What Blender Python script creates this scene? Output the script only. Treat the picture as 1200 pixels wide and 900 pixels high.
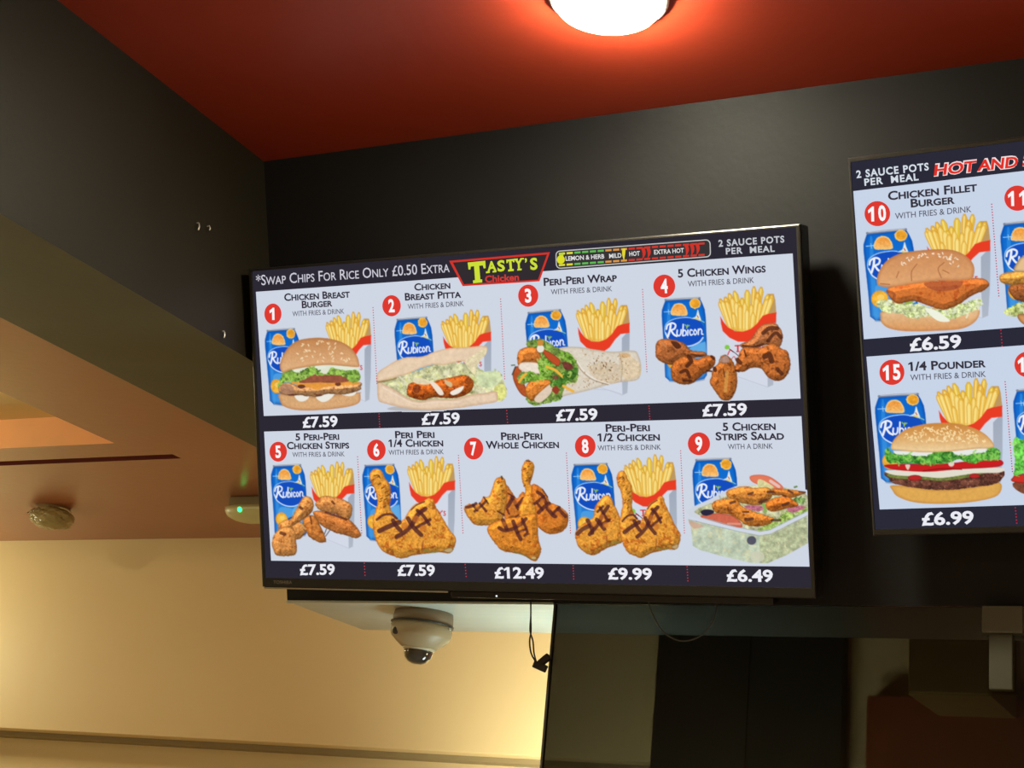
import bpy, bmesh, math
import numpy as np
from mathutils import Matrix, Vector

for o in list(bpy.data.objects): bpy.data.objects.remove(o)
C = bpy.context.scene.collection
SC = bpy.context.scene
EYE = 1.5                                         # height of the photographer's eye

# ---- camera ---------------------------------------------------------------
RC = np.array([[0.89919723, -0.09381109, 0.42736848], [-0.05280612, 0.94633801, 0.31883521], [-0.43434532, -0.30926341, 0.84599072]])
FPX = 1873.
cam = bpy.data.cameras.new('camera'); camo = bpy.data.objects.new('camera', cam); C.objects.link(camo)
rt, dn, fw = [(r[0], r[2], -r[1]) for r in RC]
camo.matrix_world = Matrix(((rt[0], -dn[0], -fw[0], 0), (rt[1], -dn[1], -fw[1], 0), (rt[2], -dn[2], -fw[2], EYE), (0, 0, 0, 1)))
cam.sensor_width = 36; cam.lens = FPX/1200*36; cam.clip_start = .05
SC.camera = camo

# ---- world, exposure, lights ----------------------------------------------
SC.view_settings.view_transform = 'Standard'; SC.view_settings.look = 'None'
SC.view_settings.exposure = 0; SC.view_settings.gamma = 1; SC.view_settings.use_curve_mapping = False
w = bpy.data.worlds.new('world'); SC.world = w; w.use_nodes = True
w.node_tree.nodes['Background'].inputs[0].default_value = (.9, .85, .7, 1); w.node_tree.nodes['Background'].inputs[1].default_value = .02

def lamp(name, loc, power, col, size=.3, target=None, sizey=None, spread=None):
    L = bpy.data.lights.new(name, 'AREA'); L.energy = power; L.color = col; L.size = size; L.shape = 'RECTANGLE' if sizey else 'DISK'
    if sizey: L.size_y = sizey
    if spread: L.spread = math.radians(spread)
    o = bpy.data.objects.new(name, L); C.objects.link(o); o.location = loc
    d = Vector(target if target else (loc[0], loc[1], loc[2]-1))-Vector(loc)
    o.rotation_euler = d.to_track_quat('-Z', 'Y').to_euler(); return o
def bulb(name, loc, power, col, r=.06):
    L = bpy.data.lights.new(name, 'POINT'); L.energy = power; L.color = col; L.shadow_soft_size = r
    o = bpy.data.objects.new(name, L); C.objects.link(o); o.location = loc
bulb('kitchen_left_light', (-4.33, 3.58, 2.14), 12, (1, 1, .66), .10)                            # just left of the frame
bulb('hatch_fill', (-3.35, 2.42, 2.535), 6, (1, .86, .5), .03)                               # unseen fill added to brighten the hatch interior, left of the frame
lamp('kitchen_worktop_light', (-1.45, 3.3, 1.32), 14, (1, 1, .76), .7, (-1.3, 3.99, 1.93), .25, 115)
bulb('kitchen_left_light', (-4.2, 1.5, 1.85), 16, (1, .98, .62), .10)  # added fill for the kitchen ceiling, no known fitting here
bulb('kitchen_right_fill', (-.1, 3.3, 1.5), 16, (1, .78, .42), .1)   # added fill for the cupboard and wall behind the glass
lamp('display_cabinet_light', (-1.25, 3.0, 1.55), 1.5, (.70, 1, 1), .3, (-1.25, 2.93, 2.2), .10, 110)
lamp('shop_downlight', (-3.6, .1, 2.47), 14, (1, .88, .55), .25)                            # customer side, left of the frame
lamp('shop_ceiling_light', (2.2, -1.2, 2.88), 30, (1, .9, .68), .3)
lamp('shop_ceiling_light', (-.6, -1.6, 2.88), 26, (1, .9, .68), .3)

# ---- materials ------------------------------------------------------------
def s2l(c):
    c = [v/255. for v in c]
    return tuple((v/12.92 if v <= .04045 else ((v+.055)/1.055)**2.4) for v in c)
MATS = {}
def mat(name, col, rough=.5, metal=0, noise=0, nscale=20, bump=0, spec=.5, coat=0, stretch=None, trans=0, alpha=1, fine=0):
    if name in MATS: return MATS[name]
    m = bpy.data.materials.new(name); m.use_nodes = True; nt = m.node_tree; b = nt.nodes['Principled BSDF']
    col = tuple(col)
    b.inputs['Base Color'].default_value = (*col, 1); b.inputs['Roughness'].default_value = rough; b.inputs['Metallic'].default_value = metal
    b.inputs['Specular IOR Level'].default_value = spec; b.inputs['Coat Weight'].default_value = coat; b.inputs['Transmission Weight'].default_value = trans
    b.inputs['Alpha'].default_value = alpha
    tc = nt.nodes.new('ShaderNodeTexCoord'); mp = nt.nodes.new('ShaderNodeMapping'); nt.links.new(tc.outputs['Object'], mp.inputs[0])
    if stretch: mp.inputs['Scale'].default_value = stretch
    n = nt.nodes.new('ShaderNodeTexNoise'); n.inputs['Scale'].default_value = nscale; n.inputs['Detail'].default_value = 6; nt.links.new(mp.outputs[0], n.inputs['Vector'])
    if noise:
        mx = nt.nodes.new('ShaderNodeMix'); mx.data_type = 'RGBA'
        mx.inputs['A'].default_value = (*[v*(1-noise) for v in col], 1); mx.inputs['B'].default_value = (*[min(1, v*(1+noise)) for v in col], 1)
        nt.links.new(n.outputs['Fac'], mx.inputs['Factor']); nt.links.new(mx.outputs['Result'], b.inputs['Base Color'])
        mr = nt.nodes.new('ShaderNodeMapRange'); mr.inputs['To Min'].default_value = rough*.85; mr.inputs['To Max'].default_value = min(1, rough*1.15)
        nt.links.new(n.outputs['Fac'], mr.inputs['Value']); nt.links.new(mr.outputs['Result'], b.inputs['Roughness'])
    if bump:
        n2 = nt.nodes.new('ShaderNodeTexNoise'); n2.inputs['Scale'].default_value = fine or nscale*6; n2.inputs['Detail'].default_value = 4; nt.links.new(mp.outputs[0], n2.inputs['Vector'])
        bp = nt.nodes.new('ShaderNodeBump'); bp.inputs['Strength'].default_value = bump; bp.inputs['Distance'].default_value = .004
        nt.links.new(n2.outputs['Fac'], bp.inputs['Height']); nt.links.new(bp.outputs[0], b.inputs['Normal'])
    MATS[name] = m; return m
def glow(col, k=1., lin=False):
    key = ('glow', tuple(col), k)
    if key in MATS: return MATS[key]
    m = bpy.data.materials.new('screen_colour'); m.use_nodes = True; nt = m.node_tree; nt.nodes.clear()
    e = nt.nodes.new('ShaderNodeEmission'); o = nt.nodes.new('ShaderNodeOutputMaterial'); nt.links.new(e.outputs[0], o.inputs[0])
    e.inputs[0].default_value = (*(col if lin else s2l(col)), 1); e.inputs[1].default_value = k
    MATS[key] = m; return m
def glow_attr():
    m = bpy.data.materials.new('screen_picture'); m.use_nodes = True; nt = m.node_tree; nt.nodes.clear()
    e = nt.nodes.new('ShaderNodeEmission'); o = nt.nodes.new('ShaderNodeOutputMaterial'); a = nt.nodes.new('ShaderNodeAttribute'); a.attribute_name = 'art'
    nt.links.new(a.outputs['Color'], e.inputs[0]); nt.links.new(e.outputs[0], o.inputs[0]); return m

M_FASCIA = mat('black_satin_paint', s2l((25, 25, 27)), .55, spec=.22, noise=.25, nscale=3, bump=.12, fine=60)
M_BEAM = mat('dark_brown_paint', s2l((32, 27, 17)), .55, spec=.25, noise=.15, nscale=4, bump=.1, fine=70)
M_SOFFIT = mat('olive_grey_paint', s2l((80, 84, 66)), .55, noise=.1, nscale=5, bump=.1, fine=70)
M_RED = mat('red_gloss_ceiling_paint', s2l((170, 60, 36)), .38, noise=.08, nscale=3, bump=.1, fine=50)
M_KRED = mat('terracotta_ceiling_paint', s2l((156, 88, 56)), .30, spec=.9, noise=.08, nscale=3, bump=.12, fine=50)
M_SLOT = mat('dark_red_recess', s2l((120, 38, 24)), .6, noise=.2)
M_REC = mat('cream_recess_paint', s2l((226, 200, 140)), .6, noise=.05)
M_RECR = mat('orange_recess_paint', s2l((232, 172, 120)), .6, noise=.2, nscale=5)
M_CREAM = mat('cream_wall_paint', s2l((232, 208, 158)), .55, noise=.03, nscale=2, bump=.08, fine=60)
M_STEEL = mat('brushed_white_laminate', s2l((206, 212, 202)), .32, noise=.12, nscale=6, stretch=(1, 8, 1), bump=.05)
M_BLACK = mat('black_gloss_plastic', s2l((26, 26, 28)), .22, noise=.2, nscale=40)
M_BEZEL = mat('black_bezel_plastic', s2l((36, 35, 32)), .3, noise=.15, nscale=60)
M_CHROME = mat('pale_chrome', s2l((215, 215, 205)), .25, 1, noise=.05)
M_DARK = mat('dark_appliance_paint', s2l((56, 52, 46)), .5, noise=.2, nscale=8)
M_FLOOR = mat('grey_vinyl_floor', s2l((176, 166, 150)), .5, noise=.2, nscale=8)

# ---- mesh helpers ---------------------------------------------------------
def obj(name, verts, faces, m, parent=None, smooth=False, mi=None):
    me = bpy.data.meshes.new(name); me.from_pydata([tuple(map(float, v)) for v in verts], [], faces)
    for x in (m if isinstance(m, (list, tuple)) else [m]): me.materials.append(x)
    if mi is not None: me.polygons.foreach_set('material_index', mi)
    if smooth: me.polygons.foreach_set('use_smooth', [True]*len(me.polygons))
    o = bpy.data.objects.new(name, me); C.objects.link(o)
    if parent: o.parent = parent
    return o
def bmobj(name, bm, m, parent=None, smooth=False):
    me = bpy.data.meshes.new(name); bm.to_mesh(me); bm.free()
    for x in (m if isinstance(m, (list, tuple)) else [m]): me.materials.append(x)
    if smooth: me.polygons.foreach_set('use_smooth', [True]*len(me.polygons))
    o = bpy.data.objects.new(name, me); C.objects.link(o)
    if parent: o.parent = parent
    return o
def box(bm, x0, x1, y0, y1, z0, z1, bev=0, seg=2):
    r = bmesh.ops.create_cube(bm, size=1)
    for v in r['verts']: v.co = Vector(((x0+x1)/2+v.co.x*(x1-x0), (y0+y1)/2+v.co.y*(y1-y0), (z0+z1)/2+v.co.z*(z1-z0)))
    if bev: bmesh.ops.bevel(bm, geom=list({e for v in r['verts'] for e in v.link_edges}), offset=bev, segments=seg, affect='EDGES', profile=.6)
def boxobj(name, b, m, parent=None, bev=0, seg=2):
    bm = bmesh.new(); box(bm, *b, bev=bev, seg=seg); return bmobj(name, bm, m, parent)
def thing(name, label, cat, loc=(0, 0, 0), rot=None, group=None):
    o = bpy.data.objects.new(name, None); C.objects.link(o); o.empty_display_size = .1; o.location = loc
    if rot is not None: o.rotation_euler = rot
    return tag(o, label, cat, group)
def tag(o, label, cat, group=None):
    o['label'] = label; o['category'] = cat
    if group: o['group'] = group
    return o
def struct(o): o['kind'] = 'structure'; return o
def lathe(prof, n=32):                              # profile of (radius, height)
    V = []; F = []
    for r, z in prof:
        for k in range(n): a = 2*math.pi*k/n; V.append((r*math.cos(a), r*math.sin(a), z))
    for i in range(len(prof)-1):
        for k in range(n): F.append((i*n+k, i*n+(k+1) % n, (i+1)*n+(k+1) % n, (i+1)*n+k))
    V.append((0, 0, prof[0][1])); V.append((0, 0, prof[-1][1])); m = len(V)
    for k in range(n): F.append((m-2, (k+1) % n, k)); F.append((m-1, (len(prof)-1)*n+k, (len(prof)-1)*n+(k+1) % n))
    return V, F
def tube(P, r, n=8):
    P = [Vector(p) for p in P]; V = []; F = []
    for i, p in enumerate(P):
        d = (P[min(i+1, len(P)-1)]-P[max(i-1, 0)]).normalized(); a = d.orthogonal().normalized(); b = d.cross(a)
        if i:                                        # keep the frame from twisting
            a = (pa-d*pa.dot(d)).normalized(); b = d.cross(a)
        pa = a
        for k in range(n): t = 2*math.pi*k/n; V.append(p+a*r*math.cos(t)+b*r*math.sin(t))
    for i in range(len(P)-1):
        for k in range(n): F.append((i*n+k, i*n+(k+1) % n, (i+1)*n+(k+1) % n, (i+1)*n+k))
    F.append(tuple(range(n))[::-1]); F.append(tuple(range((len(P)-1)*n, len(P)*n)))
    return V, F
def curve3(P, n=8):
    P = [np.array(p, float) for p in P]; Q = [2*P[0]-P[1]]+P+[2*P[-1]-P[-2]]; out = []
    for i in range(1, len(Q)-2):
        a, b, c, d = Q[i-1:i+3]
        for k in range(n): t = k/n; out.append(.5*((2*b)+(c-a)*t+(2*a-5*b+4*c-d)*t*t+(3*b-a-3*c+d)*t**3))
    out.append(P[-1]); return out
# ---------------------------------------------------------------------------
# menu artwork: flat dish pictures shown on the screens, drawn into small grids
# ---------------------------------------------------------------------------
WHITE = (207, 214, 228)

def noise2(x, y, seed):
    rs = np.random.RandomState(seed); L = rs.rand(64, 64)
    xi = np.floor(x).astype(int); yi = np.floor(y).astype(int)
    fx = x-xi; fy = y-yi; fx = fx*fx*(3-2*fx); fy = fy*fy*(3-2*fy)
    a = L[yi % 64, xi % 64]; b = L[yi % 64, (xi+1) % 64]; c = L[(yi+1) % 64, xi % 64]; d = L[(yi+1) % 64, (xi+1) % 64]
    return (a*(1-fx)+b*fx)*(1-fy)+(c*(1-fx)+d*fx)*fy

def fbm(x, y, seed):
    return (noise2(x, y, seed)*.5+noise2(x*2.1, y*2.1, seed+7)*.3+noise2(x*4.3, y*4.3, seed+13)*.2)-.5

def smooth_loop(P, n=5):
    P = np.asarray(P, float); out = []
    N = len(P)
    for i in range(N):
        a, b, c, d = P[i-1], P[i], P[(i+1) % N], P[(i+2) % N]
        for k in range(n):
            t = k/n
            out.append(.5*((2*b)+(c-a)*t+(2*a-5*b+4*c-d)*t*t+(3*b-a-3*c+d)*t**3))
    return np.array(out)

def smooth_open(P, n=6):
    P = np.asarray(P, float); Q = np.vstack([2*P[0]-P[1], P, 2*P[-1]-P[-2]]); out = []
    for i in range(1, len(Q)-2):
        a, b, c, d = Q[i-1], Q[i], Q[i+1], Q[i+2]
        for k in range(n):
            t = k/n
            out.append(.5*((2*b)+(c-a)*t+(2*a-5*b+4*c-d)*t*t+(3*b-a-3*c+d)*t**3))
    out.append(P[-1]); return np.array(out)

class Canvas:
    def __init__(s, x0, y0, x1, y1, step=.75):
        s.nx = int((x1-x0)/step)+1; s.ny = int((y1-y0)/step)+1
        s.gx = x0+np.arange(s.nx)*step; s.gy = y0+np.arange(s.ny)*step; s.step = step
        s.X, s.Y = np.meshgrid(s.gx, s.gy)
        s.C = np.zeros((s.ny, s.nx, 3))+np.array(WHITE)/255.; s.A = np.zeros((s.ny, s.nx))
        s.T = np.array([[1., 0, 0], [0, 1., 0]]); s.sc = 1.
    def crop(s, ox, oy, k):                       # type coordinates k times enlarged from (ox, oy)
        s.T = np.array([[1/k, 0, ox], [0, 1/k, oy]]); s.sc = 1/k
    def affine(s, src, dst):
        M = np.hstack([np.array(src, float), np.ones((3, 1))])
        s.T = np.linalg.solve(M, np.array(dst, float)).T; s.sc = math.sqrt(abs(np.linalg.det(s.T[:, :2])))
    def tr(s, P):
        P = np.asarray(P, float); return P@s.T[:, :2].T+s.T[:, 2]
    def _win(s, P, pad):
        x0, y0 = P.min(0)-pad; x1, y1 = P.max(0)+pad
        i0 = max(0, int((x0-s.gx[0])/s.step)); i1 = min(s.nx, int((x1-s.gx[0])/s.step)+2)
        j0 = max(0, int((y0-s.gy[0])/s.step)); j1 = min(s.ny, int((y1-s.gy[0])/s.step)+2)
        return (slice(j0, j1), slice(i0, i1)) if i1 > i0 and j1 > j0 else None
    def _put(s, w, m, col):
        m = np.clip(m, 0, 1); mm = m[..., None]
        s.C[w] = s.C[w]*(1-mm)+np.clip(col, 0, 1)*mm; s.A[w] = np.maximum(s.A[w], m)
    def _seg(s, X, Y, P, closed):
        Q = np.roll(P, -1, 0) if closed else P[1:]; P0 = P if closed else P[:-1]
        D = np.full(X.shape, 1e9); ins = np.zeros(X.shape, bool)
        for (ax, ay), (bx, by) in zip(P0, Q):
            dx, dy = bx-ax, by-ay; L = dx*dx+dy*dy+1e-12
            t = np.clip(((X-ax)*dx+(Y-ay)*dy)/L, 0, 1)
            D = np.minimum(D, (X-ax-t*dx)**2+(Y-ay-t*dy)**2)
            if closed and ay != by:
                ins ^= ((ay > Y) != (by > Y)) & (X < (bx-ax)*(Y-ay)/(by-ay)+ax)
        D = np.sqrt(D); return np.where(ins, D, -D) if closed else D
    def fill(s, P, col, smooth=True, rag=0, rs=3, edge=0, ecol=None, tex=0, ts=3., grad=None, spots=None, seed=1, alpha=1., round_=0, soft=.55):
        P = s.tr(P); P = smooth_loop(P) if smooth else P
        w = s._win(P, 2+rag)
        if w is None: return
        X, Y = s.X[w], s.Y[w]
        d = s._seg(X, Y, P, True)
        if rag: d = d+rag*2*fbm(X/rs, Y/rs, seed+50)
        m = np.clip(.5+d/(2*soft), 0, 1)*alpha
        c = np.zeros(X.shape+(3,))+np.array(col)/255.
        if grad is not None:                         # (colour at the bottom, power)
            y0, y1 = P[:, 1].min(), P[:, 1].max(); t = np.clip((Y-y0)/(y1-y0+1e-6), 0, 1)**grad[1]
            c = c*(1-t[..., None])+np.array(grad[0])/255.*t[..., None]
        if spots is not None:                        # (colour, threshold, scale)
            f = fbm(X/spots[2], Y/spots[2], seed+91)+.5; t = (np.clip((f-spots[1])/.14, 0, 1)*.8)[..., None]
            c = c*(1-t)+np.array(spots[0])/255.*t
        if tex: c = c*(1+tex*2*fbm(X/ts, Y/ts, seed)[..., None])
        if edge:
            t = (np.clip(1-d/edge, 0, 1)**1.5)[..., None]; ec = np.array(ecol if ecol else [v*.55 for v in col])/255.
            c = c*(1-t*.75)+ec*t*.75
        if round_:                                   # soft modelling of the photographed food
            gyy, gxx = np.gradient(np.clip(d, 0, round_)); c = c*(1+.22*(gyy+gxx*.6)/s.step)[..., None]
        s._put(w, m, c)
    def line(s, P, wd, col, smooth=True, alpha=1., taper=False):
        P = s.tr(P); P = smooth_open(P) if smooth and len(P) > 2 else P
        wd = wd*s.sc/2; w = s._win(P, wd+1.5)
        if w is None: return
        d = s._seg(s.X[w], s.Y[w], P, False)
        s._put(w, np.clip((wd-d)/.9+.5, 0, 1)*alpha, np.zeros(d.shape+(3,))+np.array(col)/255.)
    def ell(s, cx, cy, rx, ry, col, **k):
        a = np.linspace(0, 2*math.pi, 17)[:-1]
        s.fill(np.stack([cx+rx*np.cos(a), cy+ry*np.sin(a)], 1), col, **k)
    def seeds(s, P, n, size, col, seed=3, ang=None):
        P = s.tr(P); rs = np.random.RandomState(seed); x0, y0 = P.min(0); x1, y1 = P.max(0); T = s.T.copy(), s.sc
        s.T = np.array([[1., 0, 0], [0, 1., 0]]); s.sc = 1
        k = 0; tries = 0
        while k < n and tries < n*12:
            tries += 1
            x, y = x0+rs.rand()*(x1-x0), y0+rs.rand()*(y1-y0)
            if s._seg(np.array([[x]]), np.array([[y]]), P, True)[0, 0] < size*.6: continue
            a = rs.rand()*math.pi; v = size*.45*np.array([math.cos(a), math.sin(a)])
            s.line([(x-v[0], y-v[1]), (x+v[0], y+v[1])], size*.62, col, alpha=.65+.35*rs.rand()); k += 1
        s.T, s.sc = T

def can(c, TL, TR, BL):
    c.affine([(135, 197), (355, 187), (133, 690)], [TL, TR, BL])
    body = [(136, 200), (355, 188), (372, 220), (387, 258), (394, 310), (400, 450), (404, 600), (402, 680), (385, 702), (330, 716), (230, 722), (160, 714), (134, 692), (129, 560), (120, 420), (112, 300), (113, 265), (124, 232)]
    c.fill([(150, 690), (400, 675), (385, 712), (330, 724), (230, 730), (160, 722)], (150, 165, 185), smooth=False)
    c.fill(body, (14, 105, 205), smooth=False, grad=((70, 150, 222), 1.6), edge=5, ecol=(8, 70, 160))
    c.fill([(150, 240), (165, 240), (170, 440), (180, 690), (158, 690), (146, 440)], (70, 160, 232), alpha=.45)
    c.fill([(375, 470), (300, 500), (280, 560), (330, 600), (395, 610), (395, 480)], (120, 190, 235), alpha=.7)
    c.fill([(180, 505), (300, 520), (300, 580), (240, 640), (180, 600)], (105, 180, 232), alpha=.55)
    c.line([(136, 199), (240, 192), (355, 187)], 13, (128, 135, 150)); c.line([(145, 194), (345, 185)], 4, (205, 210, 220))
    c.ell(325, 222, 36, 33, (250, 200, 90), rag=.8, rs=1.5); c.ell(327, 221, 29, 27, (232, 160, 45), tex=.15, ts=3)
    c.fill([(172, 292), (176, 255), (195, 228), (225, 220), (255, 232), (272, 262), (274, 296), (222, 300)], (248, 205, 120), rag=.5, rs=1.5)
    c.fill([(178, 290), (182, 256), (200, 234), (226, 228), (250, 238), (266, 264), (268, 290), (222, 296)], (238, 150, 60), grad=((246, 190, 110), 1), tex=.12, ts=2)
    c.line([(128, 276), (180, 273)], 4, (170, 215, 245)); c.line([(155, 262), (158, 290)], 3, (170, 215, 245))
    c.fill([(142, 410), (150, 352), (200, 322), (270, 314), (345, 328), (376, 362), (382, 410), (362, 460), (310, 492), (240, 492), (180, 476), (148, 446)], (20, 78, 190))
    c.line([(150, 440), (132, 400), (142, 352), (190, 322), (260, 311), (300, 314)], 5, (170, 205, 240))
    c.line([(138, 410), (160, 455), (220, 488), (290, 494), (350, 470), (376, 440)], 8, (205, 225, 245))
    c.fill([(343, 262), (352, 290), (364, 332), (335, 322), (302, 318), (330, 304)], (225, 232, 225)); c.line([(330, 318), (350, 326)], 9, (215, 205, 110)); c.line([(340, 300), (346, 312)], 6, (205, 90, 60))
    c.line([(362, 330), (385, 342)], 5, (150, 200, 160))
    W = (238, 242, 250)
    c.line([(170, 355), (164, 395), (152, 432)], 13, W); c.line([(142, 385), (150, 360), (178, 347), (200, 358), (194, 382), (168, 394)], 11, W); c.line([(172, 394), (190, 420), (208, 430)], 12, W)
    c.line([(212, 392), (210, 418), (222, 428), (234, 416), (237, 390)], 9, W)
    c.line([(250, 356), (246, 426)], 9, W); c.line([(248, 402), (258, 392), (268, 402), (266, 422), (250, 428)], 8, W)
    c.line([(280, 392), (278, 424)], 9, W); c.line([(262, 358), (274, 368), (288, 362)], 7, (120, 190, 80)); c.line([(272, 380), (278, 360)], 6, (170, 200, 70))
    c.line([(308, 394), (298, 390), (292, 406), (298, 424), (311, 418)], 8, W)
    c.line([(325, 388), (317, 404), (325, 422), (337, 406), (325, 388)], 8, W)
    c.line([(347, 386), (346, 420)], 8, W); c.line([(347, 396), (358, 384), (368, 394), (368, 416), (376, 418)], 8, W)
    c.ell(192, 590, 48, 50, (240, 180, 60), tex=.15, ts=3, edge=2, ecol=(215, 130, 30)); c.ell(198, 582, 20, 18, (250, 215, 120), alpha=.7)

def fries(c, A, B, Cc):
    c.affine([(487, 305), (845, 278), (790, 755)], [A, B, Cc])
    c.fill([(500, 330), (845, 290), (826, 740), (790, 756), (560, 690), (530, 500)], (211, 217, 230), smooth=False)
    c.fill([(790, 380), (845, 320), (838, 560), (824, 742), (790, 757), (787, 560)], (160, 170, 186), smooth=False, grad=((176, 184, 198), 1))
    c.line([(600, 690), (790, 756)], 4, (190, 196, 210))
    c.fill([(790, 160), (828, 160), (838, 200), (845, 285), (780, 300)], (188, 152, 96), smooth=False)
    back = [((488, 190), (530, 330)), ((545, 155), (585, 330)), ((578, 140), (620, 330)), ((520, 178), (560, 330)), ((628, 185), (630, 340)), ((662, 135), (655, 330)), ((705, 112), (690, 330)), ((752, 116), (712, 340)), ((795, 165), (740, 330)), ((822, 165), (775, 300)), ((605, 210), (620, 330)), ((730, 150), (705, 330))]
    front = [((482, 212), (545, 372)), ((500, 205), (555, 385)), ((527, 205), (578, 392)), ((562, 185), (597, 396)), ((590, 215), (606, 398)), ((615, 235), (618, 402)), ((645, 215), (640, 402)), ((660, 260), (657, 402)), ((688, 228), (680, 396)), ((722, 185), (702, 385)), ((745, 210), (722, 365)), ((790, 195), (745, 335)), ((815, 185), (775, 305)), ((570, 280), (585, 392)), ((700, 280), (688, 392))]
    for k, (t, b) in enumerate(back+front):
        t = np.array(t, float); b = np.array(b, float); d = (b-t)/np.linalg.norm(b-t); n = np.array([d[1], -d[0]]); w = 16+(k*7 % 6)
        v = (k*37 % 11)/11.
        base = (236+8*v, 190+26*v, 82+40*v) if k >= len(back) else (228, 176+20*v, 66)
        c.fill([t+n*w*.2, t-n*w*.55, t-n*w+d*24, b-n*w*.8, b+n*w*.8, t+n*w+d*30], base, smooth=False, edge=1.5, ecol=(205, 140, 34))
        c.line([t+d*18-n*3, b-d*25-n*3], 10, (252, 232, 150), alpha=.7)
    c.fill([(487, 305), (491, 350), (502, 398), (545, 440), (600, 466), (665, 466), (705, 440), (745, 386), (782, 352), (843, 345), (845, 278), (790, 288), (757, 300), (720, 352), (680, 385), (630, 402), (580, 398), (535, 374), (508, 340)], (232, 62, 38), smooth=False)
    R = (205, 50, 55)
    c.line([(582, 492), (615, 490)], 8, R); c.line([(599, 492), (599, 528)], 10, R); c.line([(590, 529), (608, 528)], 5, R)
    for x in (628, 660, 690): c.line([(x, 526), (x+10, 500), (x+20, 525)], 6, R)
    c.line([(716, 500), (726, 514), (736, 498)], 6, R); c.line([(726, 514), (726, 528)], 6, R); c.line([(744, 494), (742, 502)], 5, R)
    c.line([(766, 500), (756, 500), (758, 511), (766, 516), (764, 527), (753, 526)], 6, R)
    c.ell(530, 500, 15, 15, (130, 200, 70), rag=.5); c.line([(535, 548), (550, 520), (568, 530)], 7, R); c.line([(545, 512), (590, 545), (600, 556)], 4, (50, 40, 50)); c.line([(560, 575), (575, 560), (585, 580)], 4, R)

def lettuce(c, P, seed, base=(116, 160, 58), n=26, size=26, dark=(58, 96, 30), light=(176, 205, 104)):
    c.fill(P, base, rag=1.5, rs=3, tex=.45, ts=3.5, seed=seed, spots=(dark, .62, 3.2))
    Q = np.array(P, float); rs = np.random.RandomState(seed); x0, y0 = Q.min(0); x1, y1 = Q.max(0)
    for k in range(n):
        x = x0+rs.rand()*(x1-x0); y = y0+rs.rand()*(y1-y0)
        if c._seg(np.array([[x]]), np.array([[y]]), Q, True)[0, 0] < 2: continue
        a = rs.rand()*6.28; r = size*(.5+rs.rand()*.7)
        pts = [(x, y), (x+r*.5*math.cos(a), y+r*.5*math.sin(a)), (x+r*math.cos(a+.9), y+r*math.sin(a+.9))]
        c.line(pts, 7+rs.rand()*6, light if rs.rand() < .6 else dark, alpha=.75)

def meat(c, P, col, seed, spots=((95, 48, 25), .66, 4.), tex=.26, ts=1.8, edge=3, rag=.7, **k):
    c.fill(P, col, tex=tex, ts=ts, seed=seed, edge=edge, rag=rag, rs=2.5, round_=7, spots=spots, **k)

CH = (226, 154, 58)
GR = (78, 36, 38)
def quarter(c, seed, leg=True):
    P = [(88, 235), (90, 190), (120, 160), (160, 160), (185, 185), (205, 230), (240, 280), (247, 370), (242, 450), (270, 500), (320, 548), (350, 530), (380, 480), (420, 430), (480, 405), (530, 375), (570, 390), (580, 430), (620, 500), (680, 600), (735, 680), (728, 740), (690, 790), (600, 785), (520, 795), (430, 805), (330, 832), (270, 815), (190, 780), (135, 700), (115, 620), (110, 540), (130, 470), (145, 400), (125, 310), (100, 270)]
    meat(c, P, CH, seed, spots=((186, 98, 34), .56, 5.), edge=2.6, ecol=(150, 78, 28), soft=.6)
    for L, w in (([(140, 540), (190, 505), (250, 500), (290, 530)], 16), ([(160, 625), (210, 600), (280, 570), (310, 560)], 32), ([(262, 545), (290, 590), (318, 620)], 28), ([(290, 668), (340, 640), (400, 585), (450, 500), (505, 458)], 30), ([(375, 530), (415, 595), (475, 655)], 28), ([(445, 470), (490, 510), (535, 575)], 22), ([(440, 598), (490, 570), (540, 540)], 22), ([(400, 465), (440, 430), (500, 405)], 8)):
        c.line(L, w*1.15, GR, alpha=.8)
    for q in ((350, 585), (435, 535), (490, 605)): c.ell(q[0], q[1], 26, 26, (196, 108, 44), alpha=.7, tex=.15)
    for q in ((150, 215), (160, 270), (175, 380), (205, 385), (210, 330), (185, 300), (200, 440), (225, 355), (170, 400), (110, 240)): c.line([(q[0]-8, q[1]+5), (q[0]+8, q[1]-4)], 8, (80, 45, 20), alpha=.75)
    c.line([(120, 210), (150, 205), (165, 225)], 10, (92, 52, 26), alpha=.7)
    rs = np.random.RandomState(seed)
    for k in range(26):
        x, y = 160+rs.rand()*500, 620+rs.rand()*150
        c.line([(x, y), (x+6, y+6)], 6, (120, 66, 24), alpha=.5)
    c.line([(490, 700), (480, 770)], 12, (140, 72, 40), alpha=.6)
    c.line([(500, 768), (560, 785), (600, 778)], 14, (120, 125, 60), alpha=.6); c.fill([(640, 770), (700, 750), (712, 775), (680, 790)], (190, 160, 110), edge=1.5, ecol=(100, 80, 40))

def grill(c, lines):
    for L, w in lines: c.line(L, w*1.2, GR, alpha=.78)

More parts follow.
